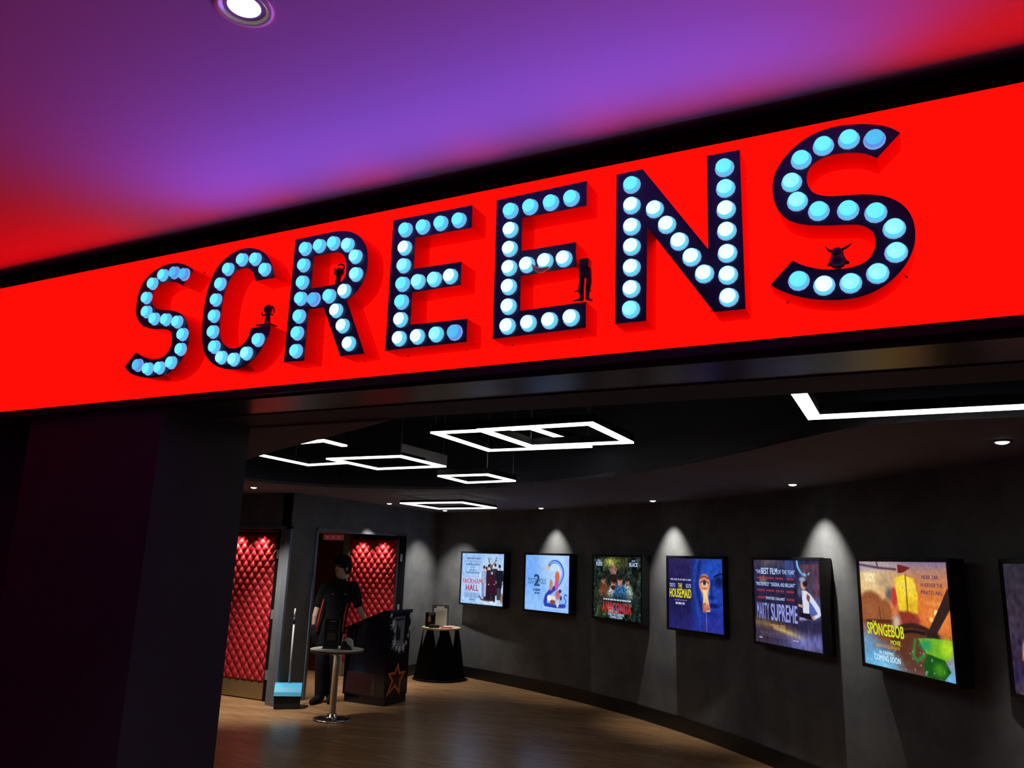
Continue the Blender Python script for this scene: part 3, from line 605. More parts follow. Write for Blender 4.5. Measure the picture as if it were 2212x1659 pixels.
# ================================================================== POSTERS
PW, PH = 176, 132
class Canvas:
    def __init__(s, c): s.c = np.zeros((PH, PW, 3)); s.c[:] = c; s.U, s.V = np.meshgrid(np.linspace(0, 1, PW), np.linspace(0, 1, PH))
    def mix(s, m, col): m = np.clip(m, 0, 1)[..., None]; s.c = s.c * (1 - m) + np.array(col, float) * m
    def vgrad(s, stops):
        v = [a for a, _ in stops]
        for k in range(3): s.c[..., k] = np.interp(s.V, v, [c[k] for _, c in stops])
    def hmix(s, u0, u1, col): s.mix((s.U - u0) / (u1 - u0), col)
    def ell(s, u, v, ru, rv, col, soft=.15, a=1., rot=0.):
        c_, s_ = math.cos(rot), math.sin(rot); x = (s.U - u) * 1.333; y = s.V - v; X = x * c_ + y * s_; Y = -x * s_ + y * c_
        d = np.sqrt((X / (ru * 1.333)) ** 2 + (Y / rv) ** 2); s.mix(a * (1 - (d - (1 - soft)) / (2 * soft)), col)
    def poly(s, pts, col, a=1.):
        ss = np.zeros_like(s.U)
        for du, dv in ((-.25, -.25), (.25, -.25), (.25, .25), (-.25, .25)):
            x = s.U + du / PW; y = s.V + dv / PH; ins = np.zeros(x.shape, bool)
            for (x0, y0), (x1, y1) in zip(pts, pts[1:] + pts[:1]):
                if y0 == y1: continue
                ins ^= ((y0 > y) != (y1 > y)) & (x < (x1 - x0) * (y - y0) / (y1 - y0) + x0)
            ss += ins * .25
        s.mix(ss * a, col)
    def line(s, pts, wdt, col, a=1., soft=.35):
        d = np.full(s.U.shape, 9.)
        for (x0, y0), (x1, y1) in zip(pts, pts[1:]):
            ax, ay, bx_, by_ = x0 * 1.333, y0, x1 * 1.333, y1; px, py = s.U * 1.333 - ax, s.V - ay; dx, dy = bx_ - ax, by_ - ay
            t_ = np.clip((px * dx + py * dy) / (dx * dx + dy * dy + 1e-9), 0, 1); d = np.minimum(d, np.hypot(px - dx * t_, py - dy * t_))
        s.mix(a * (1 - (d - wdt * (1 - soft)) / (2 * soft * wdt)), col)
    def noise(s, amp, sc, seed=0, st=(1, 1)):
        r = np.random.default_rng(seed); g = r.normal(size=(int(sc * .75 * st[1]) + 3, int(sc * st[0]) + 3)); yy = s.V * (g.shape[0] - 2); xx = s.U * (g.shape[1] - 2)
        y0 = yy.astype(int); x0 = xx.astype(int); fy = yy - y0; fx = xx - x0; fy = fy * fy * (3 - 2 * fy); fx = fx * fx * (3 - 2 * fx)
        v = (g[y0, x0] * (1 - fx) + g[y0, x0 + 1] * fx) * (1 - fy) + (g[y0 + 1, x0] * (1 - fx) + g[y0 + 1, x0 + 1] * fx) * fy
        s.c = np.clip(s.c * (1 + amp * v[..., None]), 0, 255); return v
    def bars(s, u0, u1, v0, v1, n, col, a=.6, seed=1):
        r = np.random.default_rng(seed)
        for i in range(n):
            v = v0 + (v1 - v0) * (i + .5) / n; hh = (v1 - v0) / n * .32; k = u0 + r.uniform(0, .06) * (u1 - u0)
            while k < u1 - .02:
                e = min(u1, k + r.uniform(.02, .07)); s.mix(((s.U > k) & (s.U < e) & (abs(s.V - v) < hh)) * a, col); k = e + .010
    def person(s, u, v, hgt, skin, top, low, wd=1.):
        """standing figure: head top at v, feet at v+hgt"""
        h_ = hgt; w_ = hgt * .75
        s.poly([(u - .11 * w_ * wd, v + .16 * h_), (u + .11 * w_ * wd, v + .16 * h_), (u + .13 * w_ * wd, v + .55 * h_), (u - .13 * w_ * wd, v + .55 * h_)], top)
        s.poly([(u - .11 * w_, v + .53 * h_), (u + .11 * w_, v + .53 * h_), (u + .09 * w_, v + h_), (u - .09 * w_, v + h_)], low)
        s.ell(u, v + .075 * h_, .052 * w_, .075 * h_, skin); s.ell(u, v + .04 * h_, .056 * w_, .05 * h_, (50, 36, 30), a=.9)
        s.ell(u - .14 * w_, v + .5 * h_, .03 * w_, .04 * h_, skin); s.ell(u + .14 * w_, v + .5 * h_, .03 * w_, .04 * h_, skin)
    def mesh(s, W_, H_):
        c = np.clip(s.c, 0, 255) / 255; c = np.where(c <= .04045, c / 12.92, ((c + .055) / 1.055) ** 2.4)
        V = np.stack([s.U * W_, np.zeros_like(s.U), (1 - s.V) * H_], -1).reshape(-1, 3); idx = np.arange(PW * PH).reshape(PH, PW)
        F = np.stack([idx[1:, :-1], idx[1:, 1:], idx[:-1, 1:], idx[:-1, :-1]], -1).reshape(-1, 4)
        me = bpy.data.meshes.new('poster_print'); me.from_pydata(V.tolist(), [], F.tolist())
        at = me.color_attributes.new('ink', 'FLOAT_COLOR', 'POINT'); at.data.foreach_set('color', np.concatenate([c, np.ones((PH, PW, 1))], -1).astype(np.float32).ravel())
        me.materials.append(M['print']); return me
m = bpy.data.materials.new('backlit_print'); m.use_nodes = True; nt = m.node_tree; nt.nodes.clear()
a = nt.nodes.new('ShaderNodeAttribute'); a.attribute_name = 'ink'; e = nt.nodes.new('ShaderNodeEmission'); o = nt.nodes.new('ShaderNodeOutputMaterial')
nt.links.new(a.outputs['Color'], e.inputs[0]); nt.links.new(e.outputs[0], o.inputs[0]); M['print'] = m
_ink = {}
def ink(*rgb):
    if rgb not in _ink: _ink[rgb] = glow('ink_%d_%d_%d' % rgb, lin(rgb))
    return _ink[rgb]
def poster(pl, pr, zt, canvas, lab, texts):
    d = Vector((pr[0] - pl[0], pr[1] - pl[1], 0)); Wd = d.length; Ht = .74; rz = math.atan2(d.y, d.x)
    t = thing('poster_case', lab, 'poster', (pl[0], pl[1], zt - Ht), rz, 'lit film posters on the curved wall')
    b = .028; bm = bmesh.new()
    for lo, hi in (((-b, -.012, -b), (Wd + b, .03, 0)), ((-b, -.012, Ht), (Wd + b, .03, Ht + b)), ((-b, -.012, 0), (0, .03, Ht)), ((Wd, -.012, 0), (Wd + b, .03, Ht))): box(bm, lo, hi, .003)
    fin('frame', bm, M['casing'], t)
    bm = bmesh.new(); box(bm, (-b + .003, .028, -b + .003), (Wd + b - .003, .10, Ht + b - .003), .004); fin('casing', bm, M['casing'], t)
    pp = link('poster_print', canvas.mesh(Wd, Ht), t)
    for nm, s, col, u0, u1, v0, v1, bold in texts:
        sk = 0.
        lettering(nm, s, ink(*col), pp, u0 * Wd, (1 - v1) * Ht, (u1 - u0) * Wd, (v1 - v0) * Ht, -.0012, bold)
    return t
M['casing'] = mat('poster_casing', (.010, .009, .012), .22)

def P(i): return FACE[2 * i], FACE[2 * i + 1]
ZT = 1.822
# pale blue comedy sheet with a group in dark clothes
c = Canvas((150, 192, 248)); c.vgrad([(0, (150, 192, 250)), (.55, (170, 205, 248)), (1, (160, 200, 250))]); c.ell(.72, .55, .3, .5, (205, 222, 245), .5, .7)
c.bars(.1, .46, .07, .13, 1, (95, 118, 160), .75); c.bars(.04, .48, .14, .18, 1, (110, 135, 180), .6, 2); c.bars(.1, .46, .19, .25, 1, (95, 118, 165), .75, 3); c.bars(.2, .33, .26, .30, 1, (110, 135, 180), .6, 4)
c.bars(.18, .36, .315, .355, 1, (80, 105, 150), .75, 5); c.bars(.08, .46, .365, .41, 1, (80, 105, 150), .75, 6); c.bars(.06, .44, .46, .475, 1, (120, 140, 180), .5, 7)
c.bars(.08, .46, .775, .885, 5, (95, 120, 170), .6, 8); c.bars(.2, .35, .91, .94, 1, (80, 105, 150), .8, 9)
c.line([(.70, .24), (.66, .17), (.63, .08)], .010, (70, 82, 62)); c.line([(.665, .16), (.64, .15)], .007, (70, 82, 62)); c.line([(.72, .24), (.78, .17), (.83, .07)], .010, (78, 88, 64)); c.line([(.79, .15), (.84, .13)], .007, (78, 88, 64)); c.line([(.66, .12), (.69, .08)], .006, (78, 88, 64)); c.ell(.71, .26, .03, .05, (96, 90, 70))
c.person(.545, .24, .62, (205, 170, 160), (158, 178, 220), (120, 140, 190)); c.person(.60, .26, .6, (210, 175, 160), (150, 165, 205), (175, 190, 225)); c.person(.655, .21, .66, (205, 165, 150), (42, 40, 58), (36, 36, 52))
c.person(.80, .19, .62, (200, 165, 150), (46, 46, 64), (40, 40, 56)); c.person(.90, .21, .68, (200, 165, 150), (26, 28, 44), (60, 58, 72), 1.5); c.poly([(.83, .38), (.97, .38), (.96, .66), (.84, .66)], (24, 26, 42))
c.person(.725, .30, .62, (200, 155, 140), (58, 26, 42), (28, 26, 40), 1.7); c.poly([(.60, .62), (.84, .60), (.86, .80), (.60, .84)], (54, 22, 38)); c.ell(.66, .88, .12, .055, (58, 40, 44)); c.poly([(.62, .74), (.70, .74), (.70, .93), (.63, .92)], (34, 28, 40)); c.poly([(.76, .74), (.82, .74), (.82, .95), (.77, .95)], (30, 28, 40))
c.ell(.965, .86, .03, .10, (150, 120, 85)); c.line([(.45, .84), (.5, .9), (.62, .93)], .014, (90, 58, 46)); c.ell(.75, .95, .28, .03, (225, 235, 250), .5, .6); c.noise(.05, 26, 1)
poster(*P(0), ZT, c, 'pale blue lit poster of a formally dressed group with antlers, red title, nearest the corner', [('title_lettering', 'FACKHAM', (214, 40, 66), .035, .50, .505, .605, .016), ('title_lettering', 'HALL', (176, 34, 60), .115, .425, .625, .745, .022)])
# sky blue sheet with the large numeral
c = Canvas((112, 168, 250)); c.vgrad([(0, (120, 172, 248)), (.5, (118, 172, 252)), (1, (140, 188, 250))]); c.ell(.72, .2, .34, .5, (196, 222, 255), .6, .8); c.ell(.45, .9, .6, .2, (150, 196, 252), .6, .6)
N2 = smooth_run([(.53, .21), (.58, .14), (.66, .11), (.76, .13), (.84, .22), (.86, .34), (.81, .46), (.72, .55), (.60, .63), (.50, .72), (.46, .82), (.48, .87)], 5)
c.line(N2, .030, (62, 98, 196)); c.line([(p[0] - .012, p[1] + .006) for p in N2[4:40]], .013, (150, 190, 245), .8); c.line([(.70, .57), (.58, .65), (.5, .74), (.475, .84)], .045, (52, 58, 168)); c.line([(.48, .88), (.70, .90), (.9, .88)], .034, (44, 62, 172))
c.line([(.9, .87), (.94, .80), (.89, .74), (.91, .68), (.95, .70)], .012, (58, 84, 186))
c.ell(.52, .22, .035, .05, (205, 190, 120)); c.ell(.735, .38, .05, .10, (214, 108, 76)); c.ell(.72, .52, .04, .09, (206, 90, 150)); c.ell(.60, .53, .035, .10, (196, 132, 90)); c.ell(.565, .76, .05, .055, (236, 240, 250)); c.ell(.645, .77, .05, .06, (226, 214, 206)); c.ell(.64, .83, .06, .04, (132, 76, 56)); c.ell(.75, .70, .05, .08, (196, 108, 128)); c.ell(.75, .85, .03, .07, (206, 206, 212)); c.ell(.80, .63, .03, .03, (60, 52, 66)); c.ell(.82, .75, .025, .04, (70, 66, 84))
c.line([(.45, .93), (.95, .945)], .010, (176, 206, 250), .7); c.bars(.19, .37, .60, .66, 1, (58, 72, 120), .85, 3); c.bars(.22, .34, .665, .715, 1, (58, 72, 120), .85, 4); c.noise(.03, 20, 2)
poster(*P(1), ZT, c, 'sky blue lit poster with a large dark blue numeral and small coloured shapes', [('numeral_lettering', '2', (44, 72, 120), .205, .345, .35, .565, .03), ('title_lettering', 'ZOOTROPOLIS', (40, 88, 84), .06, .49, .425, .525, .006)])
# jungle sheet
c = Canvas((24, 34, 30)); c.noise(.6, 22, 3); c.noise(.5, 46, 4); c.ell(.42, .10, .22, .09, (120, 126, 52), .6, .9); c.ell(.36, .09, .10, .05, (168, 170, 84), .6, .8); c.ell(.60, .12, .10, .10, (62, 66, 34), .6, .8); c.ell(.15, .78, .14, .22, (52, 58, 30), .7, .7); c.ell(.55, .5, .5, .3, (44, 50, 44), .7, .5)
c.ell(.43, .25, .055, .10, (140, 98, 98), .4); c.ell(.37, .20, .02, .03, (120, 84, 78)); c.ell(.49, .20, .02, .03, (120, 84, 78))
def bust(u, v, sc, skin, top):
    c.ell(u, v + .30 * sc, .16 * sc, .22 * sc, top, .2); c.poly([(u - .15 * sc, v + .28 * sc), (u + .15 * sc, v + .28 * sc), (u + .14 * sc, v + .62 * sc), (u - .14 * sc, v + .62 * sc)], top)
    c.ell(u, v + .04 * sc, .060 * sc, .105 * sc, skin, .2); c.ell(u, v - .03 * sc, .068 * sc, .06 * sc, (38, 28, 26), .25)
bust(.225, .36, .62, (150, 100, 82), (104, 62, 44)); bust(.72, .37, .66, (150, 104, 84), (134, 150, 140)); bust(.43, .40, .80, (176, 120, 98), (176, 178, 172)); bust(.57, .35, .84, (172, 118, 96), (48, 92, 142)); c.ell(.43, .33, .08, .05, (34, 24, 24)); c.ell(.43, .50, .05, .04, (60, 36, 30))
c.ell(.5, .72, .45, .10, (24, 34, 34), .6, .85); c.noise(.25, 60, 5); c.bars(.2, .79, .675, .715, 1, (206, 220, 246), .9, 6)
poster(*P(2), ZT, c, 'dark jungle lit poster of four people with a wide red title', [('title_lettering', 'ANACONDA', (196, 46, 46), .195, .80, .735, .905, .02), ('small_lettering', 'ONLY IN CINEMAS', (196, 216, 255), .325, .655, .905, .945, .012), ('small_lettering', 'COMING SOON', (196, 216, 255), .36, .62, .95, .99, .014),
    ('name_lettering', 'PAUL', (180, 205, 245), .085, .155, .045, .08, .012), ('name_lettering', 'RUDD', (190, 212, 250), .055, .19, .085, .15, .02), ('name_lettering', 'JACK', (180, 205, 245), .81, .88, .045, .08, .012), ('name_lettering', 'BLACK', (190, 212, 250), .765, .935, .085, .15, .02)])
# blue face and keyhole of light
c = Canvas((30, 27, 76)); c.vgrad([(0, (44, 38, 88)), (.5, (30, 26, 70)), (1, (36, 34, 100))]); c.mix((c.U - .38) / .16, (32, 52, 142)); c.ell(.80, .42, .27, .52, (34, 66, 170), .4, .9); c.ell(.86, .18, .2, .2, (38, 78, 186), .7, .7); c.line(smooth_run([(.57, 0), (.50, .2), (.49, .45), (.55, .7), (.62, 1)], 4), .03, (44, 84, 176), .45, .9); c.line(smooth_run([(.60, .05), (.555, .25), (.56, .5), (.63, .72)], 4), .035, (20, 30, 96), .7, .8)
c.ell(.93, .31, .085, .075, (16, 28, 84), .5, .9); c.line([(.85, .24), (.95, .20), (1, .21)], .014, (14, 22, 70), .8); c.line([(.81, .30), (.79, .46), (.80, .52)], .02, (18, 34, 104), .7, .8); c.ell(.80, .53, .045, .03, (16, 28, 90), .5, .8); c.ell(.83, .64, .085, .035, (14, 22, 80), .4, .95); c.ell(.80, .76, .12, .05, (20, 36, 116), .7, .8); c.ell(.9, .85, .2, .15, (40, 44, 150), .7, .7); c.ell(.70, .92, .3, .10, (46, 46, 140), .7, .6); c.noise(.08, 30, 6)
c.ell(.675, .345, .098, .135, (214, 138, 104), .07); c.poly([(.655, .44), (.715, .44), (.77, .72), (.635, .735)], (236, 196, 130)); c.ell(.685, .44, .055, .09, (246, 210, 150), .5); c.poly([(.635, .62), (.69, .60), (.70, .735), (.635, .735)], (170, 92, 66)); c.ell(.705, .66, .05, .04, (206, 120, 92), .4); c.ell(.72, .69, .05, .018, (190, 92, 76), .3)
c.line([(.59, .27), (.67, .24), (.75, .27)], .014, (120, 64, 46), .9); c.ell(.675, .335, .055, .034, (226, 214, 206), .3); c.ell(.675, .335, .03, .034, (70, 72, 92), .2); c.ell(.675, .335, .014, .016, (20, 18, 24), .2); c.line([(.60, .335), (.675, .295), (.745, .335)], .008, (60, 34, 30)); c.ell(.68, .41, .05, .018, (190, 110, 84), .5)
c.line([(.69, .56), (.695, .75), (.70, .98)], .006, (150, 150, 200), .5); c.bars(.02, .43, .285, .325, 1, (176, 180, 214), .85, 7); c.bars(.02, .13, .355, .425, 2, (150, 156, 200), .9, 8); c.bars(.33, .43, .355, .425, 2, (150, 156, 200), .9, 9); c.bars(.10, .36, .585, .61, 1, (130, 132, 180), .8, 10); c.bars(.13, .32, .625, .665, 1, (196, 198, 224), .95, 11)
poster(*P(3), ZT, c, 'deep blue lit poster of a face with a warm keyhole of light, yellow title', [('title_lettering', 'THE', (226, 214, 50), .185, .265, .36, .425, .02), ('title_lettering', 'HOUSEMAID', (226, 218, 40), .02, .435, .435, .565, .024)])
# rush of people in a hall, pale title
c = Canvas((36, 32, 58)); c.vgrad([(0, (46, 44, 80)), (.3, (40, 36, 66)), (.7, (40, 32, 56)), (1, (70, 66, 110))]); c.ell(.22, .03, .2, .06, (92, 84, 90), .7, .7); c.poly([(.5, 0), (.62, 0), (.66, .2), (.52, .2)], (60, 84, 150), .7); c.poly([(.70, .05), (1, .03), (1, .5), (.84, .36)], (96, 62, 72), .8); c.ell(.15, .24, .05, .04, (150, 130, 100), .7, .7)
c.line(smooth_run([(.685, 0), (.70, .08), (.75, .15), (.80, .165)], 4), .016, (112, 186, 240)); c.line([(.84, .155), (.86, .14)], .012, (170, 200, 236)); c.ell(.76, .26, .07, .10, (92, 100, 140), .6, .6); c.poly([(.86, .1), (.96, .1), (.90, .42), (.82, .40)], (66, 60, 86), .6)
c.line([(.03, .76), (.4, .80), (.84, .93)], .05, (128, 100, 60), .8, .9); c.line([(.3, .80), (.62, .86), (.82, .92)], .022, (206, 178, 110), .8, .9); c.ell(.8, .92, .24, .09, (108, 108, 170), .7, .8); c.line([(.6, .99), (1, .86)], .05, (96, 100, 168), .7, .9); c.ell(.84, .72, .16, .08, (44, 42, 74), .6, .8); c.line([(.70, .66), (.86, .63)], .02, (172, 156, 206), .8, .8); c.ell(.15, .93, .2, .1, (54, 38, 46), .7, .8)
c.noise(.12, 36, 8, (1, .5)); 
c.ell(.90, .53, .105, .12, (84, 100, 170), .4, .9); c.poly([(.735, .34), (.80, .34), (.86, .38), (.93, .46), (.975, .52), (.99, .60), (.96, .61), (.93, .56), (.86, .47), (.835, .46), (.83, .60), (.745, .60), (.742, .46)], (214, 218, 236)); c.line([(.96, .6), (.89, .635)], .02, (214, 216, 232)); c.ell(.885, .635, .02, .02, (196, 150, 130)); c.poly([(.81, .37), (.85, .40), (.84, .48), (.80, .43)], (128, 74, 56))
c.ell(.765, .27, .038, .062, (206, 160, 138), .2); c.ell(.79, .25, .035, .05, (36, 28, 32), .3); c.ell(.755, .215, .045, .025, (150, 160, 190), .4); c.ell(.71, .36, .035, .05, (96, 104, 140), .5, .7); c.line([(.745, .52), (.69, .51)], .014, (196, 150, 130)); c.poly([(.69, .59), (.83, .59), (.88, .66), (.80, .655), (.70, .64)], (24, 22, 34)); c.bars(.06, .58, .855, .925, 4, (110, 104, 130), .55, 12); c.bars(.05, .11, .93, .955, 1, (190, 190, 210), .8, 13); c.bars(.58, .66, .905, .93, 1, (200, 200, 214), .7, 14)
ST = []
for v0, rngs in ((.215, ((.05, .18), (.205, .33), (.35, .47), (.52, .63))), (.365, ((.05, .18), (.205, .33), (.35, .48), (.51, .63))), (.455, ((.05, .175), (.51, .63)))):
    for u0, u1 in rngs:
        for k in range(5): uu = u0 + (u1 - u0) * (k + .5) / 5; c.ell(uu, v0 + .004, .0085, .013, (190, 62, 66), .4); ST.append(uu)
poster(*P(4), ZT, c, 'dark lit poster of a running man in a white shirt, tall pale lavender title', [('quote_lettering', '“THE', (176, 206, 255), .03, .115, .12, .165, .012), ('quote_lettering', 'BEST FILM', (196, 218, 255), .125, .385, .095, .172, .02), ('quote_lettering', 'OF THE YEAR”', (176, 206, 255), .395, .655, .115, .165, .012),
    ('quote_lettering', '“MASTERPIECE”', (176, 206, 255), .03, .255, .270, .315, .012), ('quote_lettering', '“ORIGINAL AND BRILLIANT”', (176, 206, 255), .27, .65, .270, .315, .012), ('name_lettering', 'TIMOTHÉE CHALAMET', (186, 210, 255), .185, .49, .435, .478, .012),
    ('title_lettering', 'MARTY', (132, 140, 214), .035, .235, .52, .715, .02), ('title_lettering', 'SUPREME', (146, 154, 226), .262, .665, .52, .725, .026), ('small_lettering', 'DREAM BIG', (206, 150, 110), .235, .475, .765, .79, .008)])
# sunset sea sheet
c = Canvas((196, 120, 60)); c.vgrad([(0, (128, 110, 150)), (.08, (176, 128, 110)), (.25, (214, 124, 62)), (.5, (206, 92, 48)), (.75, (120, 70, 50)), (1, (96, 80, 80))]); c.ell(.12, .2, .35, .22, (226, 196, 140), .6, .9); c.ell(.10, .05, .3, .04, (150, 150, 196), .7, .7); c.line([(0, .03), (.25, .06), (.45, .07)], .012, (96, 66, 80), .9); c.line([(.22, 0), (.24, .06)], .012, (90, 60, 76)); c.poly([(.05, .12), (.2, .11), (.2, .2), (.06, .2)], (244, 228, 180), .7)
c.ell(.86, .5, .2, .14, (236, 140, 60), .7, .8); c.ell(.85, .44, .02, .03, (255, 224, 140)); c.ell(.8, .5, .02, .02, (255, 200, 110)); c.ell(.92, .36, .14, .02, (240, 160, 80), .6, .7); c.ell(.12, .48, .17, .19, (138, 78, 48), .12); c.ell(.12, .5, .14, .15, (160, 94, 58), .5, .7); c.ell(.30, .50, .07, .14, (150, 86, 48), .15); c.poly([(0, .58), (.4, .54), (.52, .72), (.08, .76)], (128, 66, 40)); c.line([(.06, .585), (.38, .56)], .016, (84, 44, 30)); c.line([(.22, .44), (.25, .7)], .006, (84, 44, 30))
c.ell(.30, .19, .10, .075, (176, 150, 120), .4, .6); c.ell(.36, .31, .05, .07, (92, 92, 104), .4, .8); c.ell(.41, .33, .035, .09, (190, 60, 50), .2)
c.poly([(.43, .15), (.53, .12), (.64, .15), (.675, .30), (.66, .46), (.55, .475), (.46, .45), (.44, .30)], (238, 204, 48)); c.ell(.55, .22, .08, .06, (250, 226, 90), .6, .8); c.ell(.60, .40, .06, .05, (214, 164, 36), .6, .8); c.line([(.555, .12), (.555, .50)], .008, (120, 74, 34)); c.poly([(.47, .02), (.62, .05), (.53, .10), (.47, .105)], (110, 36, 34))
c.ell(.54, .53, .14, .08, (140, 52, 40), .2); c.ell(.42, .57, .05, .09, (200, 176, 150), .4, .8); c.poly([(.33, .70), (.45, .60), (.62, .55), (.82, .62), (.86, .78), (.70, .96), (.40, .98), (.36, .80)], (94, 52, 34)); c.line(smooth_run([(.36, .66), (.5, .59), (.65, .575), (.82, .62)], 4), .022, (58, 32, 24)); c.line(smooth_run([(.45, .655), (.58, .625), (.72, .63)], 4), .014, (30, 22, 26)); c.poly([(.98, .22), (1, .22), (1, .38), (.84, .62), (.76, .60), (.82, .50)], (52, 34, 32)); c.ell(.80, .64, .07, .04, (46, 30, 28), .3)
c.ell(.10, .95, .26, .17, (84, 160, 206), .5, .95); c.ell(.04, .80, .12, .14, (112, 150, 190), .6, .8); c.ell(.25, .99, .2, .1, (120, 190, 226), .6, .8); c.ell(.96, .93, .12, .16, (110, 176, 222), .5, .95); c.ell(.93, .82, .06, .1, (150, 130, 130), .6, .7); c.ell(.62, .93, .16, .14, (96, 60, 52), .6, .7)
c.poly([(.64, .68), (.80, .66), (.985, .66), (.965, .80), (.90, .84), (.72, .80)], (112, 176, 40)); c.ell(.93, .73, .06, .07, (176, 216, 40), .5, .9); c.ell(.72, .73, .06, .05, (44, 150, 90), .5, .9); c.poly([(.74, .80), (.90, .83), (.95, .92), (.88, 1), (.70, 1), (.68, .90)], (26, 84, 24)); c.ell(.84, .92, .05, .05, (80, 150, 30), .6, .8); c.line([(.61, .70), (.58, .84), (.62, .88), (.70, .82)], .018, (52, 140, 56), .8, .7)
v = c.noise(.045, 60, 9); c.mix(np.clip((v - 1.3) * 2, 0, 1) * (c.V > .8) * .4, (220, 236, 248))
poster(*P(5), ZT, c, 'orange sunset lit poster of a ship and green shape, lime yellow title', [('tagline_lettering', 'NEAR. FAR.', (46, 34, 92), .735, .905, .115, .15, .012), ('tagline_lettering', 'WHEREVER THE', (46, 34, 92), .71, .935, .185, .22, .012), ('tagline_lettering', 'PIRATES ARE.', (46, 34, 92), .715, .935, .25, .285, .012),
    ('title_lettering', 'THE', (206, 214, 60), .125, .175, .575, .605, .012), ('title_lettering', 'SPONGEBOB', (206, 222, 44), .055, .495, .595, .71, .03), ('title_lettering', 'MOVIE', (196, 212, 50), .335, .45, .735, .78, .022), ('subtitle_lettering', 'SEARCH FOR SQUAREPANTS', (216, 150, 40), .15, .43, .79, .825, .016), ('small_lettering', 'IN CINEMAS', (206, 236, 255), .19, .36, .85, .885, .018), ('small_lettering', 'COMING SOON', (206, 236, 255), .125, .435, .89, .945, .024)])
# last sheet at the picture edge
c = Canvas((52, 44, 62)); c.vgrad([(0, (46, 42, 52)), (.5, (58, 46, 62)), (1, (40, 30, 64))]); c.poly([(.13, .62), (.4, .2), (.6, .8), (.3, .8), (.1, .74)], (200, 110, 66), .9); c.ell(.24, .66, .1, .1, (226, 196, 160), .4); c.ell(.4, 1, .3, .12, (110, 86, 70), .5); c.noise(.15, 30, 11)
p0 = FACE[12]; poster(p0, (p0[0] + .40, p0[1] - .86), ZT, c, 'dark lit poster with an orange shape, cut off by the right picture edge', [])

# ================================================================== FURNITURE
# near round table
M['laminate'] = mat('pale_laminate', (.80, .78, .68), .35); M['edge'] = mat('table_edge', (.10, .075, .05), .4)
t = thing('round_table', 'small round pale-topped table on a chrome post, nearest the camera', 'table', (-5.71, 7.25, 0))
bm = bmesh.new(); lathe(bm, [(0, .722), (.286, .722), (.290, .724), (.290, .727), (0, .727)], seg=64, cap=False); fin('tabletop', bm, M['laminate'], t)
bm = bmesh.new(); lathe(bm, [(.10, .695), (.284, .700), (.289, .706), (.289, .722), (.10, .7215)], seg=64, cap=False); fin('edge_band', bm, M['edge'], t, None, False)
bm = bmesh.new(); lathe(bm, [(.036, .03), (.036, .66), (.075, .668), (.15, .69), (.15, .70), (0, .70)], seg=32, cap=False); fin('post', bm, M['chrome'], t, None, True)
bm = bmesh.new(); lathe(bm, [(0, 0), (.205, 0), (.208, .006), (.200, .016), (.13, .026), (.055, .034), (.050, .06), (.036, .064), (0, .064)], seg=64, cap=False); fin('base', bm, M['chrome'], t, None, True)

ZTb = .727
t = thing('menu_holder', 'tall black upright card holder on the near round table', 'sign holder', (-5.78, 7.22, ZTb), R(30))
M['card'] = mat('black_card', (.020, .017, .022), .3); M['acrylic'] = mat('holder_plastic', (.03, .03, .035), .15)
bm = bmesh.new(); box(bm, (-.085, -.045, 0), (.085, .045, .014), .002); fin('foot', bm, M['acrylic'], t)
bm = bmesh.new(); box(bm, (-.080, -.006, .012), (.080, .006, .315), .002); fin('card', bm, M['card'], t)
bm = bmesh.new(); box(bm, (-.084, -.009, .012), (-.080, .009, .318)); box(bm, (.080, -.009, .012), (.084, .009, .318)); fin('holder_frame', bm, mat('holder_edge', (.12, .12, .13), .3), t)
M['dimwhite'] = mat('dim_print', (.30, .30, .32), .5); M['dimgrey'] = mat('grey_print', (.075, .06, .06), .5)
bm = bmesh.new()
for k, wd_ in enumerate((.011, .009, .010, .012)): box(bm, (-.027 + k * .014, -.0075, .282), (-.027 + k * .014 + wd_, -.006, .296))
fin('heading_mark', bm, M['dimwhite'], t)
bm = bmesh.new(); box(bm, (-.050, -.0072, .175), (.050, -.006, .180))
for k in range(6): box(bm, (-.045, -.0072, .245 - k * .009), (.045 - .012 * (k % 3), -.006, .249 - k * .009))
box(bm, (-.045, -.0072, .09), (.045, -.006, .165)); fin('print_block', bm, M['dimgrey'], t)

t = thing('napkin_dispenser', 'low rounded black and white dispenser beside the black card holder', 'dispenser', (-5.605, 7.285, ZTb), R(30))
def dprof(s): return [(-.065 * s, .002), (.060 * s, .002), (.064 * s, .05), (.055 * s, .095 * s), (.030 * s, .118 * s), (-.010 * s, .124 * s), (-.040 * s, .105 * s)]
bm = bmesh.new(); slabxz(bm, smooth_run(dprof(.94), 4), -.03, .055); fin('napkin_block', bm, mat('napkin_white', (.62, .62, .58), .7), t)
bm = bmesh.new(); slabxz(bm, [(-.068, 0), (.058, 0), (.052, .028), (.012, .060), (-.022, .098), (-.05, .085)], -.055, -.03); box(bm, (-.068, -.055, 0), (.064, .058, .012), .003); fin('shell', bm, M['acrylic'], t)

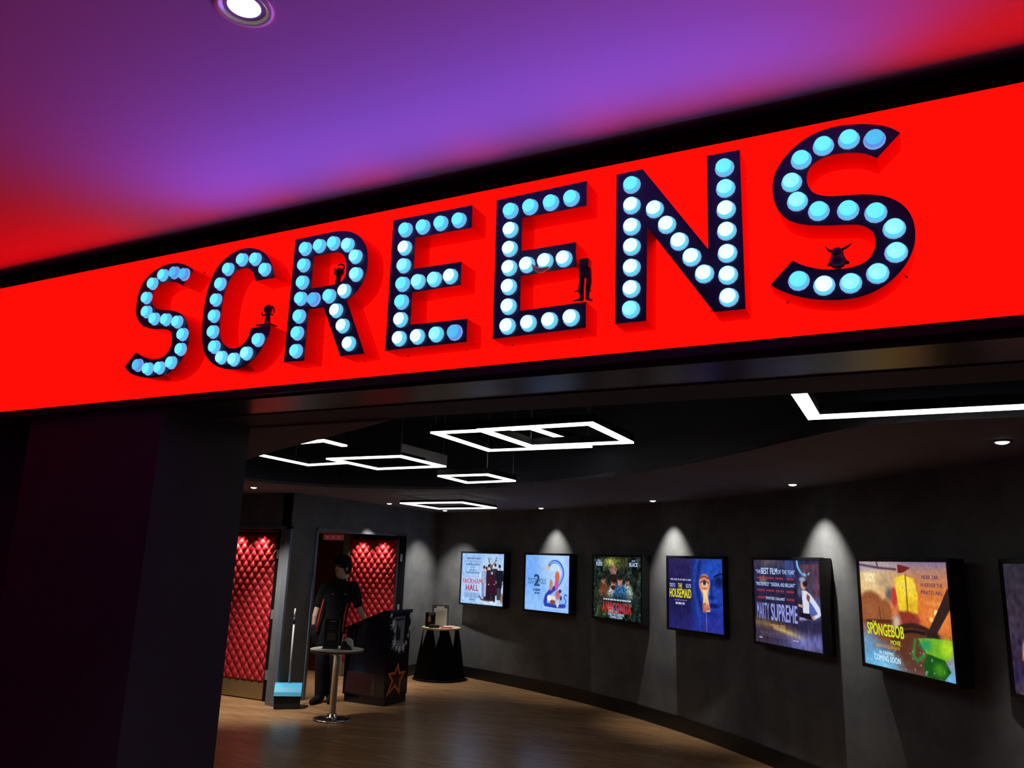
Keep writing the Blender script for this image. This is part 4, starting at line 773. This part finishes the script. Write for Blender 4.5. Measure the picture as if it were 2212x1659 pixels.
# far round table in the corner
C2 = (-6.33, 10.46); t = thing('round_table', 'round wooden-topped table with a flared black slatted base in the far corner', 'table', (*C2, 0))
bm = bmesh.new(); lathe(bm, [(0, .705), (.282, .705), (.290, .712), (.290, .728), (.286, .733), (0, .733)], seg=64, cap=False)
fin('tabletop', bm, noisy('birch_top', (.56, .42, .24), (.66, .50, .30), 9, .4), t)
bm = bmesh.new(); nS = 7; K = 10
def sk(a, r, z): return bm.verts.new((r * math.cos(a), r * math.sin(a), z))
for s in range(nS):                                                     # slats that join into a flared skirt
    a0 = 2 * math.pi * (s + .12) / nS; rows = []
    for k in range(K + 1):
        z = .700 - (.68) * k / K; f_ = k / K; hw = (math.pi / nS) * min(1., .42 + .58 * (f_ / .42)); r_ = .268 + .105 * f_
        rows.append([sk(a0 + hw * j / 3, r_, z) for j in (-3, -2, -1, 0, 1, 2, 3)])
    for p, q in zip(rows, rows[1:]):
        for j in range(6): bm.faces.new((p[j], p[j + 1], q[j + 1], q[j]))
o = fin('slatted_base', bm, mat('matt_black', (.004, .004, .005), .9, spec=.1), t, None, False)
sd = o.modifiers.new('s', 'SOLIDIFY'); sd.thickness = .006; sd.offset = -1
bm = bmesh.new(); lathe(bm, [(0, 0), (.385, 0), (.39, .01), (.375, .03), (.06, .045), (.03, .06), (.022, .09), (.022, .70), (0, .70)], seg=48, cap=False); fin('foot', bm, M['black'], t, None, True)
ZB = .733
t = thing('sheet_stand', 'clear upright stand with a white printed sheet on the far corner table', 'sign holder', (-6.385, 10.50, ZB), R(28))
bm = bmesh.new(); box(bm, (-.125, .004, .0), (.125, .010, .315), .001); box(bm, (-.12, -.03, 0), (.12, .05, .008)); fin('stand', bm, mat('stand_grey', (.10, .105, .10), .2), t)
bm = bmesh.new(); box(bm, (-.100, .0, .012), (.100, .0035, .265)); box(bm, (-.060, 0, .262), (.055, .0035, .292)); fin('sheet', bm, mat('white_sheet', (.74, .74, .68), .6), t)
bm = bmesh.new()
for k in range(11): box(bm, (-.082, -.001, .225 - k * .018), (.08 - .02 * (k % 3), .0001, .229 - k * .018))
fin('print_line', bm, mat('pale_ink', (.42, .42, .40), .6), t)
t = thing('picture_stand', 'small dark upright picture with an orange glow, front left on the corner table', 'picture', (-6.455, 10.335, ZB), R(16))
bm = bmesh.new(); box(bm, (-.075, -.004, .0), (.075, .012, .208), .002); box(bm, (-.07, -.03, 0), (.07, .03, .006)); fin('frame', bm, mat('dark_blue_frame', (.012, .014, .026), .25), t)
bm = bmesh.new(); ell(bm, (-.012, -.005, .115), (.022, .0012, .048), u=14, v=8); fin('glow_shape', bm, mat('orange_print', (.70, .34, .14), .5), t)
bm = bmesh.new(); ell(bm, (.012, -.0045, .185), (.05, .0008, .018), u=12, v=6); fin('pale_patch', bm, mat('pale_blue_print', (.16, .20, .28), .5), t)
def stack(lab, name, loc, rz, sizes):
    tt = thing(name, lab, 'leaflets', (*loc, ZB), rz)
    z = 0
    for nm, wd_, dp, hh, mm, dx, rr in sizes:
        bm = bmesh.new(); box(bm, (-wd_ / 2 + dx, -dp / 2, z), (wd_ / 2 + dx, dp / 2, z + hh), .001); bmesh.ops.rotate(bm, verts=bm.verts, cent=(0, 0, 0), matrix=Matrix.Rotation(rr, 3, 'Z')); fin(nm, bm, mm, tt); z += hh
M['leaf_dark'] = mat('dark_leaflet', (.035, .026, .026), .4); M['leaf_red'] = mat('coral_leaflet', (.72, .16, .13), .5); M['leaf_white'] = mat('white_leaflet', (.76, .74, .72), .5)
stack('low stack of dark brown leaflets at the front of the corner table', 'leaflet_stack', (-6.33, 10.255), R(30), [('leaflet', .15, .10, .022, M['leaf_dark'], 0, 0), ('leaflet', .145, .10, .02, M['leaf_dark'], .004, .06)])
stack('white leaflets fanned on the right side of the corner table', 'leaflet_stack', (-6.22, 10.49), R(34), [('leaflet', .16, .11, .010, M['leaf_white'], 0, 0), ('leaflet', .15, .10, .008, M['leaf_white'], 0, .2)])
stack('coral red leaflets at the front right of the corner table', 'leaflet_stack', (-6.175, 10.335), R(40), [('leaflet', .17, .085, .012, M['leaf_red'], 0, 0), ('leaflet', .15, .075, .008, M['leaf_red'], .01, -.12)])

# lectern
X0, X1, Y0, Y1 = -6.31, -5.69, 8.17, 8.655
def ztop(x): return .862 + (x - X0) / (X1 - X0) * (1.092 - .862)
t = thing('lectern', 'glossy black sloped-top ticket stand with an orange star outline and white stars', 'stand', (-6.0, 8.41, 0)); W = TM((-6.0, 8.41, 0))
bm = bmesh.new()
v = [bm.verts.new(p) for p in ((X0, Y0, .09), (X1, Y0, .09), (X1, Y1, .09), (X0, Y1, .09), (X0, Y0, ztop(X0) - .03), (X1, Y0, ztop(X1) - .03), (X1, Y1, ztop(X1) - .03), (X0, Y1, ztop(X0) - .03))]
for q in ((3, 2, 1, 0), (4, 5, 6, 7), (0, 1, 5, 4), (1, 2, 6, 5), (2, 3, 7, 6), (3, 0, 4, 7)): bm.faces.new([v[i] for i in q])
bmesh.ops.bevel(bm, geom=list(bm.edges), offset=.005, segments=2, affect='EDGES'); fin('body', bm, M['gloss'], t, W)
bm = bmesh.new(); box(bm, (X0 + .02, Y0 + .02, 0), (X1 - .004, Y1 - .02, .095)); fin('plinth', bm, M['gloss'], t, W)
bm = bmesh.new()
pf = [(X0 - .02, ztop(X0) - .035), (X1 + .012, ztop(X1) - .03), (X1 + .012, ztop(X1) + .006), (X1 - .06, ztop(X1) + .004), (X0 - .02, ztop(X0))]
slabxz(bm, pf, Y0 - .012, Y1 + .012); fin('sloped_top', bm, mat('top_black', (.012, .012, .018), .22), t, W)
bm = bmesh.new(); box(bm, (X0 + .03, Y0 - .004, .11), (X1 - .14, Y0 + .004, .36), .002); fin('lower_panel', bm, mat('lower_panel_gloss', (.05, .02, .02), .12), t, W)
bm = bmesh.new(); box(bm, (X1 - .004, Y0 + .11, .13), (X1 + .002, Y1 - .02, .345), .002); fin('side_panel', bm, mat('side_panel_gloss', (.045, .022, .022), .14), t, W)
def yz_plate(pts, x0, x1):
    bm = bmesh.new(); a = [bm.verts.new((x0, p[0], p[1])) for p in pts]; b = [bm.verts.new((x1, p[0], p[1])) for p in pts]; n = len(pts)
    bm.faces.new(a); bm.faces.new(b[::-1])
    for i in range(n): bm.faces.new((a[i], a[(i + 1) % n], b[(i + 1) % n], b[i]))
    return bm
M['starw'] = mat('white_star', (.80, .82, .88), .5); M['sheetg'] = noisy('grey_sheet', (.16, .16, .18), (.30, .30, .32), 22, .5)
fin('notice_sheet', yz_plate([(8.295, 1.015), (8.512, 1.018), (8.505, .68), (8.325, .69), (8.300, .80)], X1 + .001, X1 + .004), M['sheetg'], t, W)
fin('sheet_figure', yz_plate(smooth_run([(8.33, .86), (8.36, .95), (8.385, .87), (8.41, .90), (8.425, .82), (8.415, .74), (8.36, .75), (8.335, .80), (8.33, .86)], 3)[:-1], X1 + .004, X1 + .006), M['black'], t, W)
fin('sheet_heading', yz_plate([(8.31, .965), (8.50, .975), (8.50, 1.0), (8.31, .995)], X1 + .004, X1 + .006), M['card'], t, W)
rs = random.Random(4)
for y, z, r_ in ((8.215, 1.055, .042), (8.268, .938, .068), (8.305, .86, .036), (8.302, .712, .066), (8.36, .655, .040), (8.425, .640, .058), (8.500, .648, .055), (8.560, .70, .03), (8.628, .865, .034), (8.640, 1.020, .055), (8.600, .78, .026)):
    n = 9; ph = rs.uniform(0, 1); pts = []
    for k in range(2 * n):
        an = ph + math.pi * k / n; rr = 1.2 * r_ * (rs.uniform(.75, 1.25) if k % 2 == 0 else .30); pts.append((y + rr * math.cos(an) * .8, z + rr * math.sin(an)))
    fin('star_sticker', yz_plate(pts, X1 + .004, X1 + .008), M['starw'], t, W)
st = [(8.419, .442), (8.452, .348), (8.562, .353), (8.478, .270), (8.467, .133), (8.375, .215), (8.219, .128), (8.318, .272), (8.240, .358), (8.365, .360)]
bm = bmesh.new(); n = len(st); cen = (sum(p[0] for p in st) / n, sum(p[1] for p in st) / n)
ou, inn = [], []
for i in range(n):
    p0, p1, p2 = Vector(st[i - 1]), Vector(st[i]), Vector(st[(i + 1) % n]); d0, d1_ = (p1 - p0).normalized(), (p2 - p1).normalized(); n0 = Vector((-d0.y, d0.x)); n1 = Vector((-d1_.y, d1_.x)); m_ = (n0 + n1).normalized(); m_ = m_ / max(.45, m_.dot(n0))
    ou.append(p1 + m_ * .015); inn.append(p1 - m_ * .015)
A = [[bm.verts.new((x, q.x, q.y)) for q in L_] for x in (X1 + .003, X1 + .007) for L_ in (ou, inn)]
for i in range(n):
    j = (i + 1) % n
    for a_, b_ in ((A[0], A[1]), (A[2], A[3]), (A[0], A[2]), (A[1], A[3])): bm.faces.new((a_[i], a_[j], b_[j], b_[i]))
fin('star_outline', bm, mat('orange_star', (.90, .20, .07), .45), t, W)

# lobby dustpan
t = thing('dustpan', 'blue-hooded lobby dustpan with a long pale handle by the nearer red door', 'dustpan', (-6.535, 7.46, 0), R(39))
bm = bmesh.new(); pr = [(.10, .262), (.06, .270), (0, .262), (-.05, .232), (-.085, .185), (-.10, .145)]
for sgn in (0,):
    a = [bm.verts.new((-.152, y, z)) for y, z in pr]; b = [bm.verts.new((.152, y, z - .004)) for y, z in pr]
    for i in range(len(pr) - 1): bm.faces.new((a[i], a[i + 1], b[i + 1], b[i]))
    bm.faces.new(a + [bm.verts.new((-.152, -.02, .085)), bm.verts.new((-.152, .10, .12))]); bm.faces.new(b[::-1] + [bm.verts.new((.152, .10, .14)), bm.verts.new((.152, -.06, .14))][::1])
o = fin('hood', bm, mat('blue_plastic', (.08, .46, .78), .38), t, None, False); sd = o.modifiers.new('s', 'SOLIDIFY'); sd.thickness = .005
bm = bmesh.new(); slv = [(-.142, -.09, 0), (.142, -.09, 0), (.142, .10, 0), (-.142, .10, 0), (-.146, -.075, .125), (.146, -.075, .14), (.146, .098, .20), (-.146, .098, .20)]
v = [bm.verts.new(p) for p in slv]
for q in ((3, 2, 1, 0), (4, 5, 6, 7), (0, 1, 5, 4), (1, 2, 6, 5), (2, 3, 7, 6), (3, 0, 4, 7)): bm.faces.new([v[i] for i in q])
bmesh.ops.bevel(bm, geom=list(bm.edges), offset=.008, segments=2, affect='EDGES'); fin('bin', bm, M['black'], t)
bm = bmesh.new(); tube(bm, [(0, .04, .262), (-.004, .045, .93)], .0105, 12); fin('handle', bm, mat('pale_handle', (.52, .50, .50), .4), t, None, True)
bm = bmesh.new(); tube(bm, [(-.004, .045, .925), (-.004, .045, 1.0)], .014, 12); fin('grip', bm, M['black'], t, None, True)
bm = bmesh.new(); tube(bm, [(-.004, .045, 1.0), (-.004, .046, 1.06), (-.004, .047, 1.10)], [.0105, .0115, .009], 12); fin('handle_end', bm, mat('handle_end', (.52, .50, .50), .4), t, None, True)

# ================================================================== THE PERSON
PC = Vector((-6.42, 7.95, 0)); PR = R(39.04)
M['skin'] = mat('skin', (.42, .27, .21), .5); M['cloth'] = mat('dark_cloth', (.006, .0055, .009), .9, spec=.2); M['hair'] = mat('dark_hair', (.006, .005, .006), .75, spec=.2); M['redcloth'] = mat('red_side', (.36, .02, .02), .7)
bm = bmesh.new(); HR = Matrix.Rotation(R(-46), 4, 'Z'); HC = Vector((.108, -.01, 1.585))
def hp(x, y, z): return HC + HR @ Vector((x, y, z))
tube(bm, [(.03, .02, .88), (.04, .015, 1.0), (.06, .01, 1.15), (.09, .01, 1.30), (.10, .012, 1.40)], [.098, .092, .100, .098, .05], 20, flat=1.5)
caps(bm, [(.10, .012, 1.38), (.107, 0, 1.47), (.108, -.005, 1.53)], [.062, .056, .056])
ell(bm, hp(0, .012, .035), (.074, .092, .098), HR, 24, 16); ell(bm, hp(0, -.028, -.045), (.056, .064, .075), HR, 20, 12); ell(bm, hp(0, -.062, -.098), (.026, .022, .022), HR)
caps(bm, [hp(0, -.088, .015), hp(0, -.104, -.018)], [.008, .012], 8); ell(bm, hp(0, -.086, -.055), (.020, .010, .006), HR); ell(bm, hp(0, -.084, -.066), (.019, .011, .006), HR)
for s in (-1, 1): ell(bm, hp(.074 * s, .012, -.01), (.010, .020, .032), HR); ell(bm, hp(.030 * s, -.082, .028), (.022, .008, .006), HR)
caps(bm, [(-.085, .01, 1.355), (-.118, .02, 1.24), (-.145, .02, 1.12), (-.170, -.02, 1.0), (-.176, -.03, .90)], [.044, .043, .040, .036, .027])
caps(bm, [(.275, .01, 1.365), (.310, .015, 1.25), (.335, .02, 1.13), (.385, .01, 1.03), (.425, .0, .955)], [.044, .044, .041, .036, .027])
def hand(bm, w0, d, up, side, curl):
    """w0 wrist, d along the hand, up = back of the hand, side towards the thumb"""
    w0, d, up, side = Vector(w0), Vector(d).normalized(), Vector(up).normalized(), Vector(side).normalized()
    for k in (-1.2, -.4, .4, 1.2): caps(bm, [w0 + side * k * .010, w0 + d * .045 + side * k * .018, w0 + d * .088 + side * k * .020], [.016, .013, .011], 8)
    for i, (k, ln) in enumerate(((1.25, .070), (.42, .078), (-.42, .073), (-1.25, .058))):
        b0 = w0 + d * .088 + side * k * .021; p = [b0]; dd = d.copy(); ax = side
        for s_ in (.45, .32, .23):
            dd = (dd - up * curl).normalized(); p.append(p[-1] + dd * ln * s_)
        caps(bm, p, [.0095, .009, .0085, .007], 8)
    th0 = w0 + d * .025 + side * .026; caps(bm, [th0, th0 + (d * .6 + side * .6 - up * .3).normalized() * .036, th0 + (d * .9 + side * .5 - up * .4).normalized() * .066], [.012, .010, .008], 8)
hand(bm, (-.174, -.03, .895), (.32, .06, -1), (-.9, .2, -.2), (.2, -.95, .1), .2)
hand(bm, (.428, .0, .955), (.78, -.05, -.05), (-.1, 0, 1), (-.1, -1, 0), .10)
caps(bm, [(-.02, .01, .90), (-.045, -.01, .68), (-.052, -.02, .47), (-.045, .02, .27), (-.036, .035, .08)], [.085, .072, .052, .050, .036]); caps(bm, [(.085, .015, .90), (.078, .02, .68), (.070, .02, .47), (.085, .06, .27), (.092, .085, .08)], [.085, .072, .052, .050, .036])
caps(bm, [(-.034, .04, .045), (-.065, -.03, .04), (-.08, -.06, .035)], [.026, .022, .016]); caps(bm, [(.092, .09, .045), (.088, .02, .04), (.085, -.02, .035)], [.026, .022, .016])
body = remeshed('person', bm, M['skin'], .0055, 2)
body.location = PC; body.rotation_euler = (0, 0, PR)
tag(body, 'person in a dark polo shirt and trousers looking left, one hand on the ticket stand', 'person')
bm = bmesh.new()
tube(bm, [(.030, .02, .80), (.034, .018, .90), (.045, .015, 1.02), (.062, .01, 1.16), (.088, .01, 1.28), (.098, .012, 1.365), (.102, .012, 1.425)], [.118, .114, .110, .116, .114, .085, .062], 24, flat=1.52)
caps(bm, [(-.070, .012, 1.345), (-.110, .018, 1.25), (-.139, .022, 1.135)], [.070, .063, .060]); caps(bm, [(.260, .012, 1.355), (.306, .016, 1.25), (.330, .02, 1.150)], [.070, .063, .060])
remeshed('polo_shirt', bm, M['cloth'], .008, 4, body)
bm = bmesh.new(); tube(bm, [(.102, .008, 1.405), (.106, .0, 1.455)], [.072, .064], 20); fin('collar', bm, M['cloth'], body, None, True)
bm = bmesh.new()
caps(bm, [(-.022, .012, .92), (-.048, -.01, .68), (-.052, -.02, .47), (-.046, .018, .27), (-.036, .032, .075)], [.108, .094, .072, .068, .064], 14); caps(bm, [(.085, .015, .92), (.080, .02, .68), (.072, .02, .47), (.085, .06, .27), (.092, .082, .075)], [.106, .092, .072, .068, .064], 14)
caps(bm, [(-.168, -.03, .865), (-.145, -.025, .80), (-.11, -.01, .70)], [.050, .064, .060], 14); tube(bm, [(.03, .018, .84), (.03, .018, .97)], [.112, .110], 20, flat=1.45)
remeshed('trousers', bm, M['cloth'], .008, 4, body)
def shoe(heel, toe):
    bm = bmesh.new(); h_, t_ = Vector(heel), Vector(toe); mth = (h_ + t_) / 2
    caps(bm, [h_ + Vector((0, 0, .052)), mth + Vector((0, 0, .045)), t_ + Vector((0, 0, .034))], [.046, .044, .034], 14); caps(bm, [h_ + Vector((0, 0, .085)), h_ + (t_ - h_) * .25 + Vector((0, 0, .075))], [.044, .036], 12)
    bmesh.ops.bisect_plane(bm, geom=list(bm.verts) + list(bm.edges) + list(bm.faces), plane_co=(0, 0, .004), plane_no=(0, 0, 1), clear_inner=True)
    bmesh.ops.holes_fill(bm, edges=[e for e in bm.edges if e.is_boundary]); return remeshed('shoe', bm, M['cloth'], .006, 3, body)
shoe((-.028, .055, 0), (-.125, -.135, 0)); shoe((.094, .10, 0), (.075, -.095, 0))
bm = bmesh.new()
ell(bm, hp(0, .016, .060), (.096, .110, .104), HR, 24, 16); ell(bm, hp(0, .05, .0), (.092, .082, .092), HR, 20, 12)
for k in range(7):
    x = -.066 + k * .022; caps(bm, [hp(x, -.052, .105), hp(x * 1.05, -.068, .078), hp(x * 1.08 + .004, -.077, .050)], [.026, .024, .012], 8)
for s in (-1, 1): caps(bm, [hp(.074 * s, -.02, .08), hp(.084 * s, -.012, .03), hp(.083 * s, -.010, .0)], [.022, .016, .008], 8)
remeshed('hair', bm, M['hair'], .006, 2, body)
for s in (-1, 1):
    bm = bmesh.new(); ell(bm, hp(.031 * s, -.083, .016), (.0135, .007, .006), HR, 12, 8); fin('eye', bm, mat('eye', (.05, .04, .04), .2), body, None, True)
    bm = bmesh.new(); caps(bm, [hp(.014 * s, -.092, .040), hp(.046 * s, -.080, .042)], [.004, .003], 8); fin('eyebrow', bm, M['hair'], body, None, True)
bm = bmesh.new(); ell(bm, hp(0, -.0925, -.060), (.021, .006, .004), HR, 12, 6); fin('lips', bm, mat('lips', (.30, .12, .11), .4), body, None, True)
bm = bmesh.new(); caps(bm, [(-.082, -.095, 1.20), (-.105, -.100, 1.08), (-.125, -.095, .95), (-.135, -.085, .84)], [.008, .011, .013, .020], 8); fin('side_piping', bm, M['redcloth'], body, None, True)
bm = bmesh.new(); caps(bm, [(.205, -.095, 1.16), (.180, -.100, 1.02), (.175, -.10, .84)], [.007, .009, .010], 8); fin('side_piping', bm, M['redcloth'], body, None, True)
bm = bmesh.new(); box(bm, (.150, -.112, 1.262), (.190, -.104, 1.276), .001); fin('name_badge', bm, mat('badge_grey', (.12, .12, .14), .4), body)
bm = bmesh.new(); ell(bm, (.018, -.108, 1.265), (.012, .004, .011)); fin('chest_emblem', bm, M['redcloth'], body)

# ================================================================== LIGHT
# unseen blue lamps added along the letters, standing for the marquee bulbs' ceiling glow
for i, x in enumerate(np.linspace(-3.0, -.15, 14)):
    z = (2.70, 2.88)[i % 2]
    spot((x, YF - .06, z), (x, YF - .06 - .66, z + .66), 3.9, (.04, .13, 1.0), 112, 1., .02, 'bulb_lamp')
# ceiling spots that graze the curved wall
for x, y, lab, _ in SP:
    i = SP.index((x, y, lab, _)); n = Vector((-np.polyval(np.polyder(cx), x), 1, 0)).normalized()
    dx, dy, sz, en = (n.x * .75, n.y * .75, 66, 78 if i == 3 else 115) if i >= 3 else ((-.25, .8, 70, 240), (-.7, .1, 64, 180), (-.15, .15, 92, 150))[i]
    spot((x, y, CZ - .03), (x + dx, y + dy, 0), en, (1, .97, .86), sz, 1.0, .02, 'ceiling_spot_lamp')
# pairs of small lamps over the quilted doors
for xr, y in ((-7.05, 7.63), (-6.755, 9.80)):
    for k in (.24, .62):
        x = xr - .85 + k
        t = thing('door_spot', 'tiny lamp over the %s side of the %s quilted red door' % ('left' if k < .4 else 'right', 'nearer' if y < 8 else 'farther'), 'spotlight', (x, y - .10, 2.0), 0, 'tiny lamps above the red doors')
        bm = bmesh.new(); lathe(bm, [(.026, 0), (.026, -.005), (.018, -.006)], seg=20, cap=False); fin('trim_ring', bm, M['spot_trim'], t, None, True)
        bm = bmesh.new(); lathe(bm, [(0, -.002), (.017, -.002), (.017, 0), (0, 0)], seg=20, cap=False); fin('lens', bm, glow('door_spot_lens', (1.2, .8, .6)), t, None, True)
        spot((x, y - .12, 1.985), (x, y - .02, .5), 22, (1, .82, .66), 112, 1.0, .012, 'door_spot_lamp')
spot((-1.735, 1.50, 3.38), (-1.735, 1.50, 0), 30, (1, .97, .92), 100, .6, .05, 'downlight_lamp')
